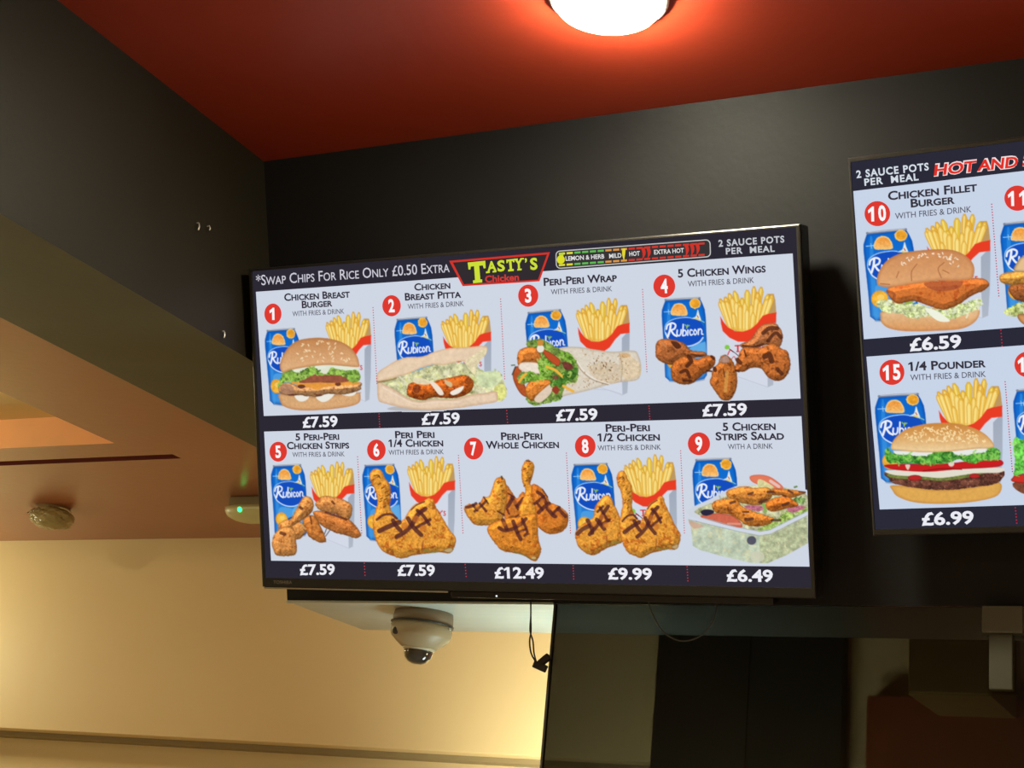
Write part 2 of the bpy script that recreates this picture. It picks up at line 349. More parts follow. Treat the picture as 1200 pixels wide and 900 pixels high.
def dish1(c):
    fries(c, (383.9, 396.1), (435.2, 392.7), (428.3, 470.2)); can(c, (313.4, 387.2), (345.1, 385.3), (316.4, 469.3))
    c.crop(300, 335, 5.807)
    c.fill([(160, 735), (270, 745), (420, 750), (690, 725), (711, 735), (706, 790), (640, 820), (500, 840), (350, 848), (250, 840), (185, 815), (165, 780)], (216, 168, 118), tex=.08, edge=4, ecol=(180, 118, 70), ts=1.5)
    for P in ([(265, 742), (360, 750), (335, 782), (290, 782)], [(412, 752), (530, 732), (500, 775), (450, 790)], [(585, 735), (678, 722), (665, 745), (625, 750)]): c.fill(P, (236, 232, 222))
    meat(c, [(155, 700), (165, 665), (230, 660), (300, 680), (480, 670), (700, 655), (716, 690), (700, 715), (600, 738), (480, 735), (420, 755), (300, 745), (220, 745), (165, 730)], (206, 150, 98), 5, spots=((150, 92, 58), .6, 3.5))
    c.fill([(165, 690), (200, 665), (255, 690), (250, 735), (190, 735)], (170, 125, 100), tex=.2, alpha=.8)
    c.fill([(240, 655), (330, 650), (600, 648), (700, 655), (690, 672), (560, 678), (460, 690), (420, 710), (360, 690), (270, 672)], (232, 156, 66), tex=.1)
    for q in ((310, 685, 26, 14), (560, 668, 20, 14), (250, 742, 34, 5), (430, 744, 24, 6)): c.ell(*q, (92, 44, 32), alpha=.85)
    c.fill([(300, 660), (320, 625), (400, 600), (500, 598), (600, 610), (640, 645), (560, 660), (430, 658)], (150, 84, 62), tex=.15, ts=4)
    c.fill([(240, 560), (400, 540), (600, 535), (700, 545), (700, 600), (500, 600), (260, 600)], (222, 226, 206), smooth=False)
    lettuce(c, [(150, 690), (165, 640), (190, 580), (240, 570), (300, 590), (340, 560), (400, 545), (430, 580), (480, 600), (520, 555), (600, 575), (650, 570), (700, 580), (712, 630), (690, 655), (640, 650), (600, 620), (520, 605), (430, 610), (400, 600), (350, 625), (300, 650), (240, 655), (190, 660)], 3, base=(134, 172, 74))
    for q in ((280, 575, 26, 14), (440, 553, 40, 12), (580, 555, 50, 12), (650, 562, 26, 12)): c.ell(*q, (226, 232, 212))
    bun = [(165, 560), (168, 520), (190, 465), (225, 415), (280, 375), (350, 358), (440, 353), (530, 365), (600, 390), (650, 425), (690, 480), (703, 530), (695, 552), (600, 546), (500, 538), (400, 545), (300, 560), (230, 575), (185, 590)]
    c.fill(bun, (190, 128, 76), grad=((228, 182, 136), .8), tex=.06, ts=1.5, edge=4, ecol=(176, 116, 68))
    c.seeds([(230, 480), (300, 385), (440, 365), (560, 385), (640, 440), (650, 520), (420, 530), (250, 540)], 46, 2.0, (246, 224, 184))

def dish2(c):
    fries(c, (519.4, 394.4), (575.7, 388.7), (569, 465)); can(c, (465.7, 374.3), (500.1, 372.0), (468.2, 459))
    c.crop(435, 335, 5.806)
    c.fill([(110, 838), (200, 820), (500, 840), (420, 850), (200, 850)], (170, 168, 168), alpha=.7)
    c.fill([(50, 650), (250, 600), (430, 535), (560, 520), (700, 540), (780, 590), (870, 580), (905, 650), (925, 720), (895, 780), (760, 785), (300, 790), (120, 740)], (206, 206, 160), tex=.35, ts=4.5, rag=1.2, rs=4, spots=((150, 150, 92), .66, 4), seed=8)
    rs = np.random.RandomState(4)
    for k in range(60):
        x, y = 120+rs.rand()*760, 560+rs.rand()*170; a = rs.rand()*3.1
        if y < 640-(x-100)*.22 and x < 560: continue
        c.line([(x, y), (x+26*math.cos(a), y+26*math.sin(a)*.8), (x+40*math.cos(a+.6), y+36*math.sin(a+.6))], 9+rs.rand()*8, [(226, 226, 190), (214, 216, 130), (176, 186, 126), (232, 222, 196)][k % 4], alpha=.7)
    c.fill([(720, 610), (800, 580), (870, 590), (885, 640), (820, 690), (740, 680)], (206, 218, 172), tex=.2, ts=5, alpha=.9); c.fill([(840, 690), (900, 670), (922, 730), (895, 775), (850, 770)], (216, 216, 130), tex=.2, ts=3)
    meat(c, [(243, 720), (255, 670), (300, 655), (400, 660), (460, 640), (540, 622), (640, 608), (690, 640), (695, 690), (650, 740), (560, 765), (430, 758), (360, 777), (290, 765), (250, 745)], (200, 98, 34), 9, spots=((140, 58, 26), .55, 4.), tex=.35)
    c.ell(310, 700, 26, 30, (95, 42, 28), alpha=.6); c.ell(660, 650, 26, 20, (120, 58, 30), alpha=.6); c.ell(570, 660, 30, 20, (226, 124, 50), alpha=.7)
    c.fill([(285, 640), (330, 625), (410, 655), (380, 672), (310, 665)], (226, 214, 178), tex=.1)
    c.fill([(398, 652), (425, 652), (470, 690), (495, 735), (465, 742), (430, 700)], (238, 224, 206)); c.fill([(538, 725), (580, 700), (632, 682), (610, 722), (560, 744)], (240, 232, 218)); c.fill([(500, 640), (550, 660), (545, 690), (510, 670)], (214, 186, 140))
    c.fill([(45, 650), (80, 665), (150, 700), (250, 760), (330, 785), (430, 768), (560, 770), (680, 740), (780, 728), (850, 718), (862, 770), (840, 792), (700, 815), (560, 835), (400, 846), (270, 838), (170, 820), (80, 795), (48, 770)], (230, 204, 176), tex=.07, ts=3, edge=4, ecol=(196, 158, 124), rag=.4)
    c.line([(80, 690), (180, 745), (300, 800), (440, 790), (600, 790)], 10, (240, 222, 200), alpha=.6)
    c.fill([(42, 650), (48, 590), (110, 545), (170, 510), (240, 485), (350, 480), (420, 452), (520, 425), (620, 420), (740, 408), (792, 418), (782, 462), (745, 505), (720, 545), (700, 600), (690, 560), (650, 520), (600, 515), (500, 538), (430, 535), (340, 560), (250, 600), (160, 622), (90, 642)], (232, 206, 176), tex=.06, ts=4, edge=3, ecol=(204, 164, 124), rag=.5)
    c.fill([(640, 520), (700, 470), (780, 425), (782, 462), (745, 505), (715, 560), (700, 600)], (232, 220, 178), tex=.18, ts=3, alpha=.9)
    c.line([(44, 655), (110, 645), (170, 628)], 12, (140, 110, 70), alpha=.7)

def dish3(c):
    fries(c, (677.5, 383.7), (738.1, 378.3), (729.6, 462.8)); can(c, (619.3, 366.3), (656.7, 363.2), (622, 454))
    c.crop(590, 325, 5.6235)
    c.fill([(360, 470), (480, 458), (600, 475), (720, 490), (860, 483), (893, 520), (908, 580), (902, 650), (870, 680), (780, 690), (690, 708), (600, 735), (500, 760), (420, 778), (350, 790), (330, 700), (350, 560)], (220, 210, 194), tex=.06, ts=2, edge=4, ecol=(178, 164, 142), spots=((206, 186, 156), .62, 5))
    c.fill([(560, 590), (700, 560), (770, 590), (770, 680), (690, 705), (620, 680)], (204, 178, 140), alpha=.45, tex=.2, ts=2); c.fill([(770, 500), (890, 560), (900, 650), (790, 660)], (220, 188, 138), alpha=.45, tex=.2, ts=2); c.ell(800, 515, 40, 15, (206, 150, 90), alpha=.5)
    c.line([(480, 560), (520, 620), (590, 675), (690, 708)], 6, (170, 150, 126)); c.line([(486, 552), (528, 612), (600, 668), (700, 702)], 5, (240, 232, 220))
    c.line([(765, 500), (784, 590), (776, 688)], 5, (182, 162, 136)); c.line([(590, 735), (700, 745), (780, 770)], 4, (190, 196, 210))
    c.seeds([(420, 620), (560, 480), (740, 500), (890, 540), (890, 650), (690, 700), (500, 750), (420, 760)], 70, 1.2, (150, 118, 80), seed=9); c.seeds([(560, 560), (700, 500), (740, 600), (680, 690)], 12, 1.8, (110, 80, 50), seed=2)
    c.fill([(62, 645), (80, 590), (115, 600), (135, 690), (165, 785), (120, 772), (80, 710)], (182, 84, 42), edge=2, tex=.1)
    lettuce(c, [(150, 440), (190, 410), (260, 408), (330, 450), (400, 490), (470, 545), (495, 610), (480, 690), (420, 700), (380, 800), (330, 820), (280, 830), (200, 845), (150, 800), (180, 700), (110, 700), (100, 640), (200, 560)], 12, n=70, size=30, base=(122, 150, 70))
    meat(c, [(92, 545), (100, 490), (150, 460), (220, 465), (250, 520), (240, 580), (160, 575), (105, 585)], (208, 122, 52), 21)
    c.fill([(100, 590), (120, 562), (200, 560), (262, 580), (262, 630), (170, 632), (115, 612)], (236, 222, 206), edge=2, ecol=(196, 166, 140), tex=.06)
    meat(c, [(145, 730), (200, 672), (290, 672), (322, 700), (290, 760), (210, 812), (165, 800)], (208, 124, 52), 22)
    c.fill([(205, 800), (250, 750), (320, 700), (315, 760), (260, 815), (225, 825)], (222, 202, 180), tex=.05)
    c.fill([(255, 475), (300, 490), (375, 545), (358, 585), (300, 545), (270, 510)], (190, 78, 42), edge=1.5); c.ell(245, 470, 24, 26, (232, 226, 214)); c.fill([(225, 420), (258, 415), (262, 445), (232, 450)], (206, 140, 60))
    lettuce(c, [(240, 540), (290, 535), (330, 590), (310, 640), (260, 650), (230, 600)], 14, n=14); lettuce(c, [(120, 640), (190, 620), (240, 655), (310, 640), (320, 665), (230, 680), (130, 680)], 15, n=14)
    lettuce(c, [(320, 680), (370, 640), (440, 600), (490, 600), (470, 660), (400, 710), (340, 730), (310, 720)], 16, n=20, base=(70, 118, 44)); lettuce(c, [(360, 500), (420, 490), (480, 550), (460, 570), (400, 540)], 18, n=12)
    c.fill([(390, 560), (440, 565), (460, 600), (410, 610)], (112, 56, 48), tex=.2); c.fill([(320, 740), (345, 715), (370, 740), (350, 770)], (150, 60, 40)); c.ell(345, 660, 22, 14, (120, 60, 50), alpha=.8)
    for L in ([(285, 590), (340, 610), (385, 650)], [(105, 690), (125, 660), (150, 635)], [(395, 715), (430, 735), (462, 752)]): c.line(L, 16, (238, 178, 64))
    c.line([(55, 580), (75, 578)], 8, (90, 110, 80)); c.line([(60, 640), (72, 610), (80, 590)], 9, (80, 70, 60))

def dish4(c):
    fries(c, (844.3, 370.9), (910, 366), (899.9, 453.5)); can(c, (779.8, 351.1), (820.1, 349.3), (779.4, 441.5))
    c.crop(755, 315, 5.4526)
    D = (70, 34, 22); S = ((120, 62, 30), .6, 4.)
    meat(c, [(72, 520), (85, 465), (130, 448), (200, 455), (260, 480), (300, 520), (380, 530), (398, 555), (300, 572), (230, 582), (180, 612), (120, 600), (80, 570)], (176, 102, 54), 31, spots=S)
    c.fill([(170, 465), (215, 470), (238, 500), (205, 510)], D, alpha=.85); c.line([(115, 470), (140, 500)], 12, (210, 150, 100), alpha=.5); c.line([(300, 545), (370, 560)], 12, D, alpha=.6)
    meat(c, [(175, 620), (210, 580), (270, 555), (340, 575), (400, 555), (450, 560), (455, 600), (430, 640), (370, 680), (310, 730), (240, 738), (190, 715), (172, 680)], (182, 100, 44), 33, spots=S)
    for L, w in (([(285, 560), (300, 590), (275, 620)], 26), ([(235, 660), (270, 650), (290, 690)], 22), ([(250, 715), (300, 715)], 14), ([(430, 560), (445, 575)], 16), ([(400, 650), (430, 655)], 12)): c.line(L, w, D, alpha=.8)
    meat(c, [(430, 690), (440, 640), (475, 600), (490, 560), (525, 550), (555, 575), (580, 620), (596, 700), (585, 780), (550, 835), (500, 838), (460, 790), (420, 730)], (190, 108, 46), 35, spots=S)
    c.fill([(480, 580), (520, 552), (545, 575), (540, 600), (490, 600)], (178, 138, 120), tex=.15, edge=1.5); c.line([(530, 660), (525, 720), (520, 780)], 22, (222, 170, 88), alpha=.6); c.line([(450, 635), (455, 650)], 22, D, alpha=.8); c.line([(505, 640), (515, 690)], 8, D, alpha=.6)
    meat(c, [(620, 480), (680, 450), (730, 380), (780, 350), (840, 350), (880, 400), (885, 450), (860, 500), (780, 485), (700, 512), (630, 505)], (190, 116, 68), 37, spots=S)
    for L, w in (([(760, 410), (800, 380), (850, 380)], 26), ([(790, 460), (840, 410), (875, 440)], 22), ([(630, 490), (690, 500), (760, 480)], 12)): c.line(L, w, D, alpha=.75)
    meat(c, [(580, 640), (600, 560), (640, 500), (740, 505), (820, 475), (880, 510), (915, 530), (935, 600), (920, 670), (870, 715), (800, 700), (750, 640), (690, 632), (640, 655), (590, 657)], (192, 108, 50), 39, spots=S)
    for L, w in (([(770, 560), (800, 550), (815, 590)], 34), ([(850, 640), (880, 670)], 24), ([(595, 580), (615, 600)], 26), ([(585, 650), (605, 655)], 14), ([(640, 520), (650, 560)], 10)): c.line(L, w, D, alpha=.75)

def dish5(c):
    fries(c, (365.5, 570.5), (415.7, 567.5), (409, 642.4)); can(c, (320.8, 545.7), (352.4, 544.7), (322, 624))
    c.crop(310, 530, 6.67); S = ((158, 84, 36), .6, 3.5); col = (216, 144, 76)
    c.line([(485, 600), (470, 640)], 7, (90, 80, 80)); c.line([(515, 605), (480, 655)], 7, (90, 80, 80))
    meat(c, [(110, 590), (140, 540), (200, 525), (290, 550), (322, 620), (270, 680), (180, 670)], col, 41, spots=S)
    meat(c, [(60, 700), (80, 640), (130, 590), (200, 580), (240, 620), (250, 690), (255, 770), (230, 805), (150, 812), (90, 800), (70, 760)], col, 42, spots=S)
    meat(c, [(300, 530), (370, 490), (410, 520), (445, 590), (485, 690), (440, 705), (380, 680), (330, 630)], (200, 122, 56), 43, spots=S)
    meat(c, [(185, 572), (230, 480), (290, 370), (330, 343), (375, 365), (387, 420), (370, 470), (310, 520), (250, 560), (200, 587)], col, 44, spots=S)
    meat(c, [(380, 470), (450, 460), (560, 500), (650, 520), (710, 570), (757, 640), (720, 672), (650, 652), (560, 630), (460, 580), (420, 540)], (202, 122, 60), 45, spots=S)
    meat(c, [(400, 400), (450, 345), (540, 348), (640, 380), (685, 420), (680, 500), (640, 530), (560, 485), (450, 460), (410, 430)], (210, 140, 76), 46, spots=S)
    for L, w in (([(280, 430), (295, 440)], 22), ([(130, 630), (160, 640)], 26), ([(480, 470), (560, 495), (640, 525)], 16), ([(360, 500), (370, 560)], 12), ([(530, 385), (545, 400)], 18), ([(190, 520), (210, 510)], 12)): c.line(L, w, (84, 40, 26), alpha=.75)
    c.line([(290, 560), (320, 600)], 14, (226, 180, 110), alpha=.6)

def dish6(c):
    fries(c, (479.6, 565.1), (533.5, 563.1), (526, 642)); can(c, (428.1, 545.2), (461.7, 544.4), (429.5, 628))
    c.crop(420, 525, 6.43); quarter(c, 51)

def dish7(c):
    c.crop(540, 530, 6.667); k = dict(spots=((186, 98, 34), .58, 5.), edge=2.6, ecol=(140, 76, 28))
    meat(c, [(350, 260), (400, 310), (440, 360), (490, 310), (560, 400), (520, 520), (400, 540), (340, 500)], (198, 116, 46), 61, **k)
    grill(c, [([(370, 420), (400, 370)], 26), ([(440, 420), (490, 360)], 22), ([(400, 350), (450, 440)], 22), ([(360, 440), (380, 480)], 14), ([(370, 320), (420, 350)], 10), ([(400, 530), (450, 490), (490, 470)], 10)])
    meat(c, [(28, 440), (60, 405), (140, 400), (180, 350), (225, 340), (260, 240), (280, 205), (325, 193), (352, 230), (365, 350), (350, 450), (330, 520), (300, 560), (240, 570), (120, 568), (60, 510)], CH, 62, **k)
    grill(c, [([(45, 430), (90, 420), (120, 400)], 20), ([(95, 410), (130, 455)], 16), ([(110, 460), (160, 420), (200, 380)], 18), ([(150, 400), (200, 460)], 16), ([(180, 350), (215, 400)], 10)])
    meat(c, [(478, 130), (500, 75), (530, 58), (575, 100), (565, 180), (545, 250), (600, 280), (600, 400), (590, 520), (480, 520), (450, 460), (480, 380), (505, 300), (480, 220)], (222, 148, 52), 63, **k)
    meat(c, [(560, 250), (620, 270), (670, 330), (700, 390), (760, 415), (820, 460), (842, 500), (830, 580), (790, 620), (710, 640), (650, 620), (600, 570), (585, 450), (555, 330)], (208, 122, 44), 64, **k)
    grill(c, [([(600, 310), (640, 340), (670, 400)], 22), ([(580, 400), (620, 370), (650, 345)], 20), ([(610, 470), (650, 430), (690, 400)], 26), ([(600, 400), (640, 450)], 16), ([(680, 440), (720, 490), (740, 500)], 26), ([(720, 480), (770, 430)], 20), ([(760, 440), (800, 480), (820, 500)], 24), ([(640, 290), (680, 350)], 8)])
    meat(c, [(215, 580), (330, 520), (450, 505), (580, 480), (600, 560), (610, 680), (630, 760), (600, 840), (560, 845), (480, 800), (400, 785), (320, 765), (260, 700), (220, 640)], (216, 134, 46), 65, **k)
    grill(c, [([(300, 590), (340, 610), (400, 600), (470, 560), (510, 520)], 24), ([(330, 530), (360, 600)], 26), ([(410, 540), (440, 620), (470, 680)], 26), ([(480, 520), (520, 620), (500, 650)], 18), ([(440, 630), (510, 600)], 16), ([(290, 460), (340, 490)], 12)])
    for q in ((340, 560), (455, 560), (385, 565), (480, 630), (425, 390), (395, 460), (700, 430), (640, 380), (760, 480), (130, 430)): c.ell(q[0], q[1], 19, 19, (200, 112, 46), alpha=.6)
    for q in ((300, 240), (320, 260), (305, 330), (330, 300), (340, 360), (290, 400), (500, 130), (520, 160), (530, 110), (545, 90), (515, 220), (500, 260), (540, 200), (290, 230), (310, 450), (530, 640), (540, 700), (330, 660), (400, 740)): c.line([(q[0]-6, q[1]+4), (q[0]+6, q[1]-4)], 8, (92, 50, 22), alpha=.75)
    c.line([(320, 190), (325, 210)], 14, (90, 76, 50)); c.line([(515, 66), (540, 72)], 12, (100, 76, 60)); c.line([(420, 780), (500, 805), (540, 830)], 12, (120, 112, 60), alpha=.6); c.ell(570, 825, 22, 12, (200, 170, 110), edge=1)

def dish8(c):
    fries(c, (733.9, 564.7), (792.5, 562.3), (787, 645)); can(c, (673.2, 544.4), (711.3, 543.4), (676, 632))
    c.crop(660, 525, 6.43); k = dict(spots=((186, 98, 34), .58, 5.), edge=2.6, ecol=(140, 76, 28))
    meat(c, [(100, 700), (92, 640), (130, 590), (190, 545), (228, 520), (240, 450), (270, 400), (320, 355), (360, 370), (392, 440), (425, 510), (450, 600), (450, 700), (400, 730), (330, 755), (235, 808), (170, 790), (120, 750)], CH, 71, **k)
    grill(c, [([(110, 645), (150, 610), (200, 585)], 28), ([(185, 545), (215, 600), (220, 640)], 26), ([(200, 650), (260, 580), (300, 500), (340, 440)], 24), ([(255, 540), (310, 610)], 26), ([(280, 450), (320, 520), (345, 550)], 18), ([(260, 480), (300, 440)], 16), ([(290, 575), (350, 540)], 18)])
    for q in ((230, 570), (290, 520), (320, 580)): c.ell(q[0], q[1], 22, 22, (200, 112, 46), alpha=.65)
    c.line([(330, 660), (330, 740)], 10, (140, 72, 40), alpha=.6); c.line([(340, 725), (420, 705)], 12, (120, 125, 60), alpha=.6)
    def m(x, y): return (660+x/6.43, 525+y/6.43)
    c.affine([(88, 200), (735, 690), (330, 832)], [m(405, 218), m(884, 660), m(590, 828)]); quarter(c, 72)

def dish9(c):
    can(c, (815.8, 538.7), (856.4, 537.6), (816, 632))
    c.crop(800, 525, 6.207)
    c.fill([(18, 468), (80, 425), (200, 370), (330, 300), (430, 262), (520, 250), (900, 310), (915, 500), (600, 640), (150, 540), (30, 500)], (206, 212, 222), smooth=False)
    c.fill([(90, 455), (250, 380), (400, 300), (600, 270), (890, 330), (905, 460), (640, 590), (560, 605), (400, 570), (160, 500)], (196, 196, 158), tex=.3, ts=4, spots=((150, 156, 96), .6, 4))
    c.fill([(488, 210), (520, 196), (590, 196), (660, 222), (735, 292), (640, 300), (540, 262), (500, 240)], (226, 122, 92), edge=2, ecol=(206, 90, 60)); c.fill([(545, 245), (570, 228), (660, 280), (640, 300), (560, 285)], (214, 206, 150), tex=.15); c.line([(640, 240), (700, 280)], 22, (232, 206, 200), alpha=.8)
    lettuce(c, [(540, 600), (600, 560), (680, 520), (760, 460), (820, 440), (895, 430), (895, 470), (760, 540), (620, 605)], 81, n=40, base=(160, 185, 100), light=(210, 222, 170), dark=(96, 130, 50))
    lettuce(c, [(800, 380), (850, 360), (890, 370), (880, 400), (820, 400)], 82, n=8, base=(130, 165, 100)); c.line([(815, 285), (830, 280)], 14, (110, 140, 90))
    for P in ([(450, 420), (520, 415), (590, 430), (560, 460), (480, 445)], [(760, 440), (840, 420), (895, 430), (840, 460), (790, 470)]): c.fill(P, (186, 110, 130), tex=.3, ts=2)
    k = dict(spots=((150, 76, 34), .6, 4.), edge=2, tex=.28)
    meat(c, [(620, 300), (750, 298), (890, 322), (850, 345), (780, 362), (730, 345), (650, 340)], (206, 124, 52), 83, **k)
    meat(c, [(325, 350), (335, 305), (450, 278), (520, 290), (620, 288), (655, 330), (640, 370), (600, 402), (520, 415), (400, 392)], (212, 136, 58), 84, **k)
    meat(c, [(608, 435), (625, 385), (740, 348), (820, 388), (838, 420), (760, 440), (660, 462)], (208, 116, 44), 85, **k)
    c.fill([(130, 500), (200, 478), (290, 475), (370, 495), (425, 540), (430, 578), (350, 568), (250, 540)], (206, 104, 80), edge=2, ecol=(170, 70, 56), tex=.08); c.line([(330, 550), (420, 552)], 14, (226, 170, 150), alpha=.7)
    c.fill([(132, 462), (165, 446), (220, 452), (228, 472), (180, 492), (145, 485)], (42, 40, 62))
    meat(c, [(215, 430), (230, 390), (300, 368), (390, 373), (430, 420), (500, 455), (600, 488), (662, 510), (640, 548), (560, 570), (470, 562), (400, 515), (330, 480), (250, 472)], (214, 130, 52), 86, **k)
    for L, w in (([(350, 400), (380, 390)], 20), ([(480, 335), (510, 325)], 18), ([(620, 320), (660, 318)], 20), ([(560, 395), (610, 375)], 20), ([(730, 415), (770, 400)], 20), ([(460, 520), (510, 515)], 22), ([(650, 525), (710, 525)], 18), ([(850, 318), (892, 322)], 12), ([(440, 465), (480, 465)], 14), ([(770, 310), (800, 325)], 16), ([(730, 345), (750, 352)], 14)): c.line(L, w, (72, 42, 40), alpha=.75)
    c.line([(590, 410), (605, 460)], 22, (140, 175, 90)); c.line([(270, 350), (280, 380)], 12, (150, 170, 140), alpha=.6)
    c.fill([(40, 520), (300, 580), (560, 632), (565, 836), (500, 836), (300, 790), (130, 742), (75, 712), (60, 570)], (188, 200, 176), tex=.16, ts=5, smooth=False, spots=((206, 206, 168), .56, 5), seed=88)
    c.fill([(560, 632), (640, 620), (905, 490), (916, 690), (750, 782), (620, 837), (560, 836)], (178, 186, 148), tex=.24, ts=4, smooth=False, spots=((206, 202, 160), .58, 3.5), seed=89)
    c.ell(545, 790, 50, 42, (206, 206, 182), alpha=.8); c.ell(502, 672, 34, 32, (66, 66, 88), alpha=.85); c.fill([(45, 530), (110, 545), (150, 570), (80, 585)], (208, 150, 130), alpha=.6)
    c.line([(20, 472), (40, 505), (200, 545), (400, 592), (560, 622), (640, 608), (905, 476)], 22, (208, 214, 228), smooth=False); c.line([(150, 508), (400, 578), (560, 606), (640, 592), (900, 462)], 5, (168, 176, 184), smooth=False); c.line([(45, 520), (400, 606), (560, 640), (650, 626), (905, 494)], 4, (160, 170, 166), smooth=False)

def dish10(c):
    fries(c, (1086.6, 288.9), (1160.6, 281.3), (1151.2, 372.5)); can(c, (1016, 272.9), (1061.9, 268.8), (1019.6, 370.7))
    c.crop(1000, 240, 5.6235)
    c.fill([(180, 740), (200, 700), (400, 690), (700, 670), (826, 680), (812, 760), (720, 815), (560, 830), (350, 833), (240, 815), (190, 780)], (232, 200, 156), grad=((216, 150, 92), 1), edge=4, ecol=(190, 126, 74), tex=.06)
    lettuce(c, [(155, 640), (230, 625), (350, 650), (450, 660), (560, 690), (700, 655), (840, 620), (835, 670), (740, 720), (620, 760), (500, 735), (400, 750), (300, 715), (200, 705)], 91, n=60, base=(206, 216, 160), light=(232, 238, 206), dark=(160, 180, 100))
    c.fill([(475, 680), (550, 700), (635, 760), (600, 772), (550, 760), (500, 720)], (240, 242, 224)); c.line([(350, 650), (385, 640)], 18, (150, 180, 80))
    meat(c, [(220, 560), (280, 530), (400, 510), (560, 500), (700, 490), (800, 482), (870, 492), (897, 530), (850, 570), (780, 600), (700, 655), (600, 692), (520, 672), (400, 635), (300, 652), (250, 620)], (212, 118, 54), 92, spots=((184, 84, 36), .58, 7), tex=.14)
    c.fill([(470, 515), (600, 505), (720, 505), (690, 550), (580, 570), (500, 550)], (150, 70, 50), alpha=.6); c.line([(225, 570), (270, 590), (265, 640)], 20, (140, 70, 45), alpha=.5)
    bun = [(155, 510), (170, 440), (220, 370), (300, 325), (400, 305), (550, 293), (660, 300), (740, 335), (790, 390), (797, 450), (770, 490), (680, 500), (560, 500), (400, 520), (260, 542), (180, 537)]
    c.fill(bun, (204, 138, 88), grad=((226, 170, 118), 1), tex=.05, edge=5, ecol=(180, 116, 70))
    for L in ([(300, 440), (285, 480)], [(420, 390), (385, 440), (385, 500)], [(600, 380), (560, 420), (580, 480)], [(590, 430), (630, 450)], [(180, 520), (240, 525)]): c.line(L, 6, (160, 96, 58), alpha=.8)
    c.seeds([(270, 420), (330, 335), (480, 310), (640, 310), (700, 360), (720, 430), (650, 400), (500, 350), (330, 400)], 34, 2.0, (252, 240, 220), seed=6)

def dish15(c):
    fries(c, (1100.3, 481), (1174.7, 475.3), (1166, 568)); can(c, (1029.8, 464), (1075.7, 461.7), (1032.3, 560))
    c.crop(1010, 430, 5.294)
    c.fill([(183, 735), (300, 740), (450, 760), (650, 750), (850, 715), (845, 795), (700, 835), (500, 849), (330, 840), (225, 805), (190, 765)], (222, 168, 84), edge=4, ecol=(190, 130, 60), tex=.05)
    c.fill([(160, 650), (500, 660), (862, 640), (862, 705), (800, 732), (600, 757), (450, 762), (280, 742), (190, 717), (165, 692)], (92, 54, 44), tex=.5, ts=2.5, rag=.7, spots=((150, 100, 80), .62, 3))
    for x in (230, 330, 400, 520, 640, 700): c.ell(x, 725-(abs(x-500)*.05), 28, 18, (150, 92, 70), alpha=.45, tex=.3)
    c.fill([(160, 665), (300, 655), (500, 680), (700, 655), (775, 655), (640, 688), (500, 706), (400, 700), (200, 690)], (112, 126, 62), tex=.25, ts=2)
    c.fill([(165, 640), (500, 640), (858, 625), (855, 655), (700, 660), (500, 688), (380, 680), (200, 670)], (226, 220, 204))
    for q in ((330, 688, 44, 18), (700, 676, 34, 15)): c.ell(*q, (186, 40, 40), edge=1.5)
    c.fill([(160, 605), (500, 600), (700, 580), (856, 575), (852, 618), (600, 635), (420, 650), (280, 645), (180, 632)], (200, 32, 34), edge=2, ecol=(150, 16, 24)); c.line([(380, 645), (500, 630), (620, 636)], 5, (130, 16, 20)); c.fill([(270, 608), (300, 608), (286, 640)], (228, 200, 180)); c.ell(555, 600, 18, 18, (226, 210, 200))
    c.fill([(195, 520), (400, 520), (770, 500), (770, 545), (400, 560), (210, 550)], (230, 232, 228), smooth=False)
    lettuce(c, [(140, 545), (160, 500), (200, 540), (300, 545), (350, 555), (420, 545), (460, 520), (540, 520), (600, 550), (680, 540), (760, 530), (790, 500), (855, 515), (850, 575), (760, 580), (690, 600), (600, 575), (560, 585), (480, 605), (300, 600), (230, 600), (170, 592)], 95, n=90, size=30, base=(84, 158, 60), light=(150, 206, 96), dark=(36, 100, 36))
    bun = [(183, 508), (200, 450), (260, 395), (340, 365), (450, 348), (600, 352), (720, 390), (790, 440), (817, 498), (700, 508), (560, 523), (400, 530), (250, 520)]
    c.fill(bun, (204, 134, 60), grad=((240, 214, 166), 1.2), edge=3, ecol=(196, 140, 80), tex=.05)
    c.seeds([(230, 470), (280, 400), (400, 360), (560, 358), (700, 395), (790, 470), (700, 485), (500, 470)], 150, 2.0, (252, 226, 172), seed=8)

def dish11(c):
    fries(c, (1250, 273), (1326, 265), (1316, 357)); can(c, (1176.7, 262.2), (1223, 258.5), (1180, 362)); c.crop(1150, 240, 5.62)
    lettuce(c, [(155, 700), (200, 670), (290, 640), (500, 650), (720, 610), (760, 650), (600, 720), (400, 740), (280, 720), (220, 740), (170, 725)], 97, n=60, base=(190, 200, 120), light=(226, 230, 180), dark=(120, 140, 60))
    c.fill([(245, 720), (400, 730), (600, 710), (740, 680), (720, 770), (560, 810), (360, 810), (268, 780)], (214, 150, 90), edge=4)
    meat(c, [(180, 540), (281, 515), (480, 525), (760, 500), (790, 540), (700, 620), (500, 660), (281, 640), (210, 610)], (160, 92, 48), 98)
    meat(c, [(118, 478), (150, 450), (220, 440), (300, 428), (600, 420), (800, 400), (820, 440), (700, 500), (500, 525), (281, 522), (200, 528), (140, 515)], (222, 156, 70), 99, spots=((200, 120, 40), .6, 3))
    c.fill([(225, 440), (235, 380), (281, 335), (400, 300), (560, 295), (680, 340), (730, 420), (600, 430), (400, 440)], (228, 190, 140), edge=4)

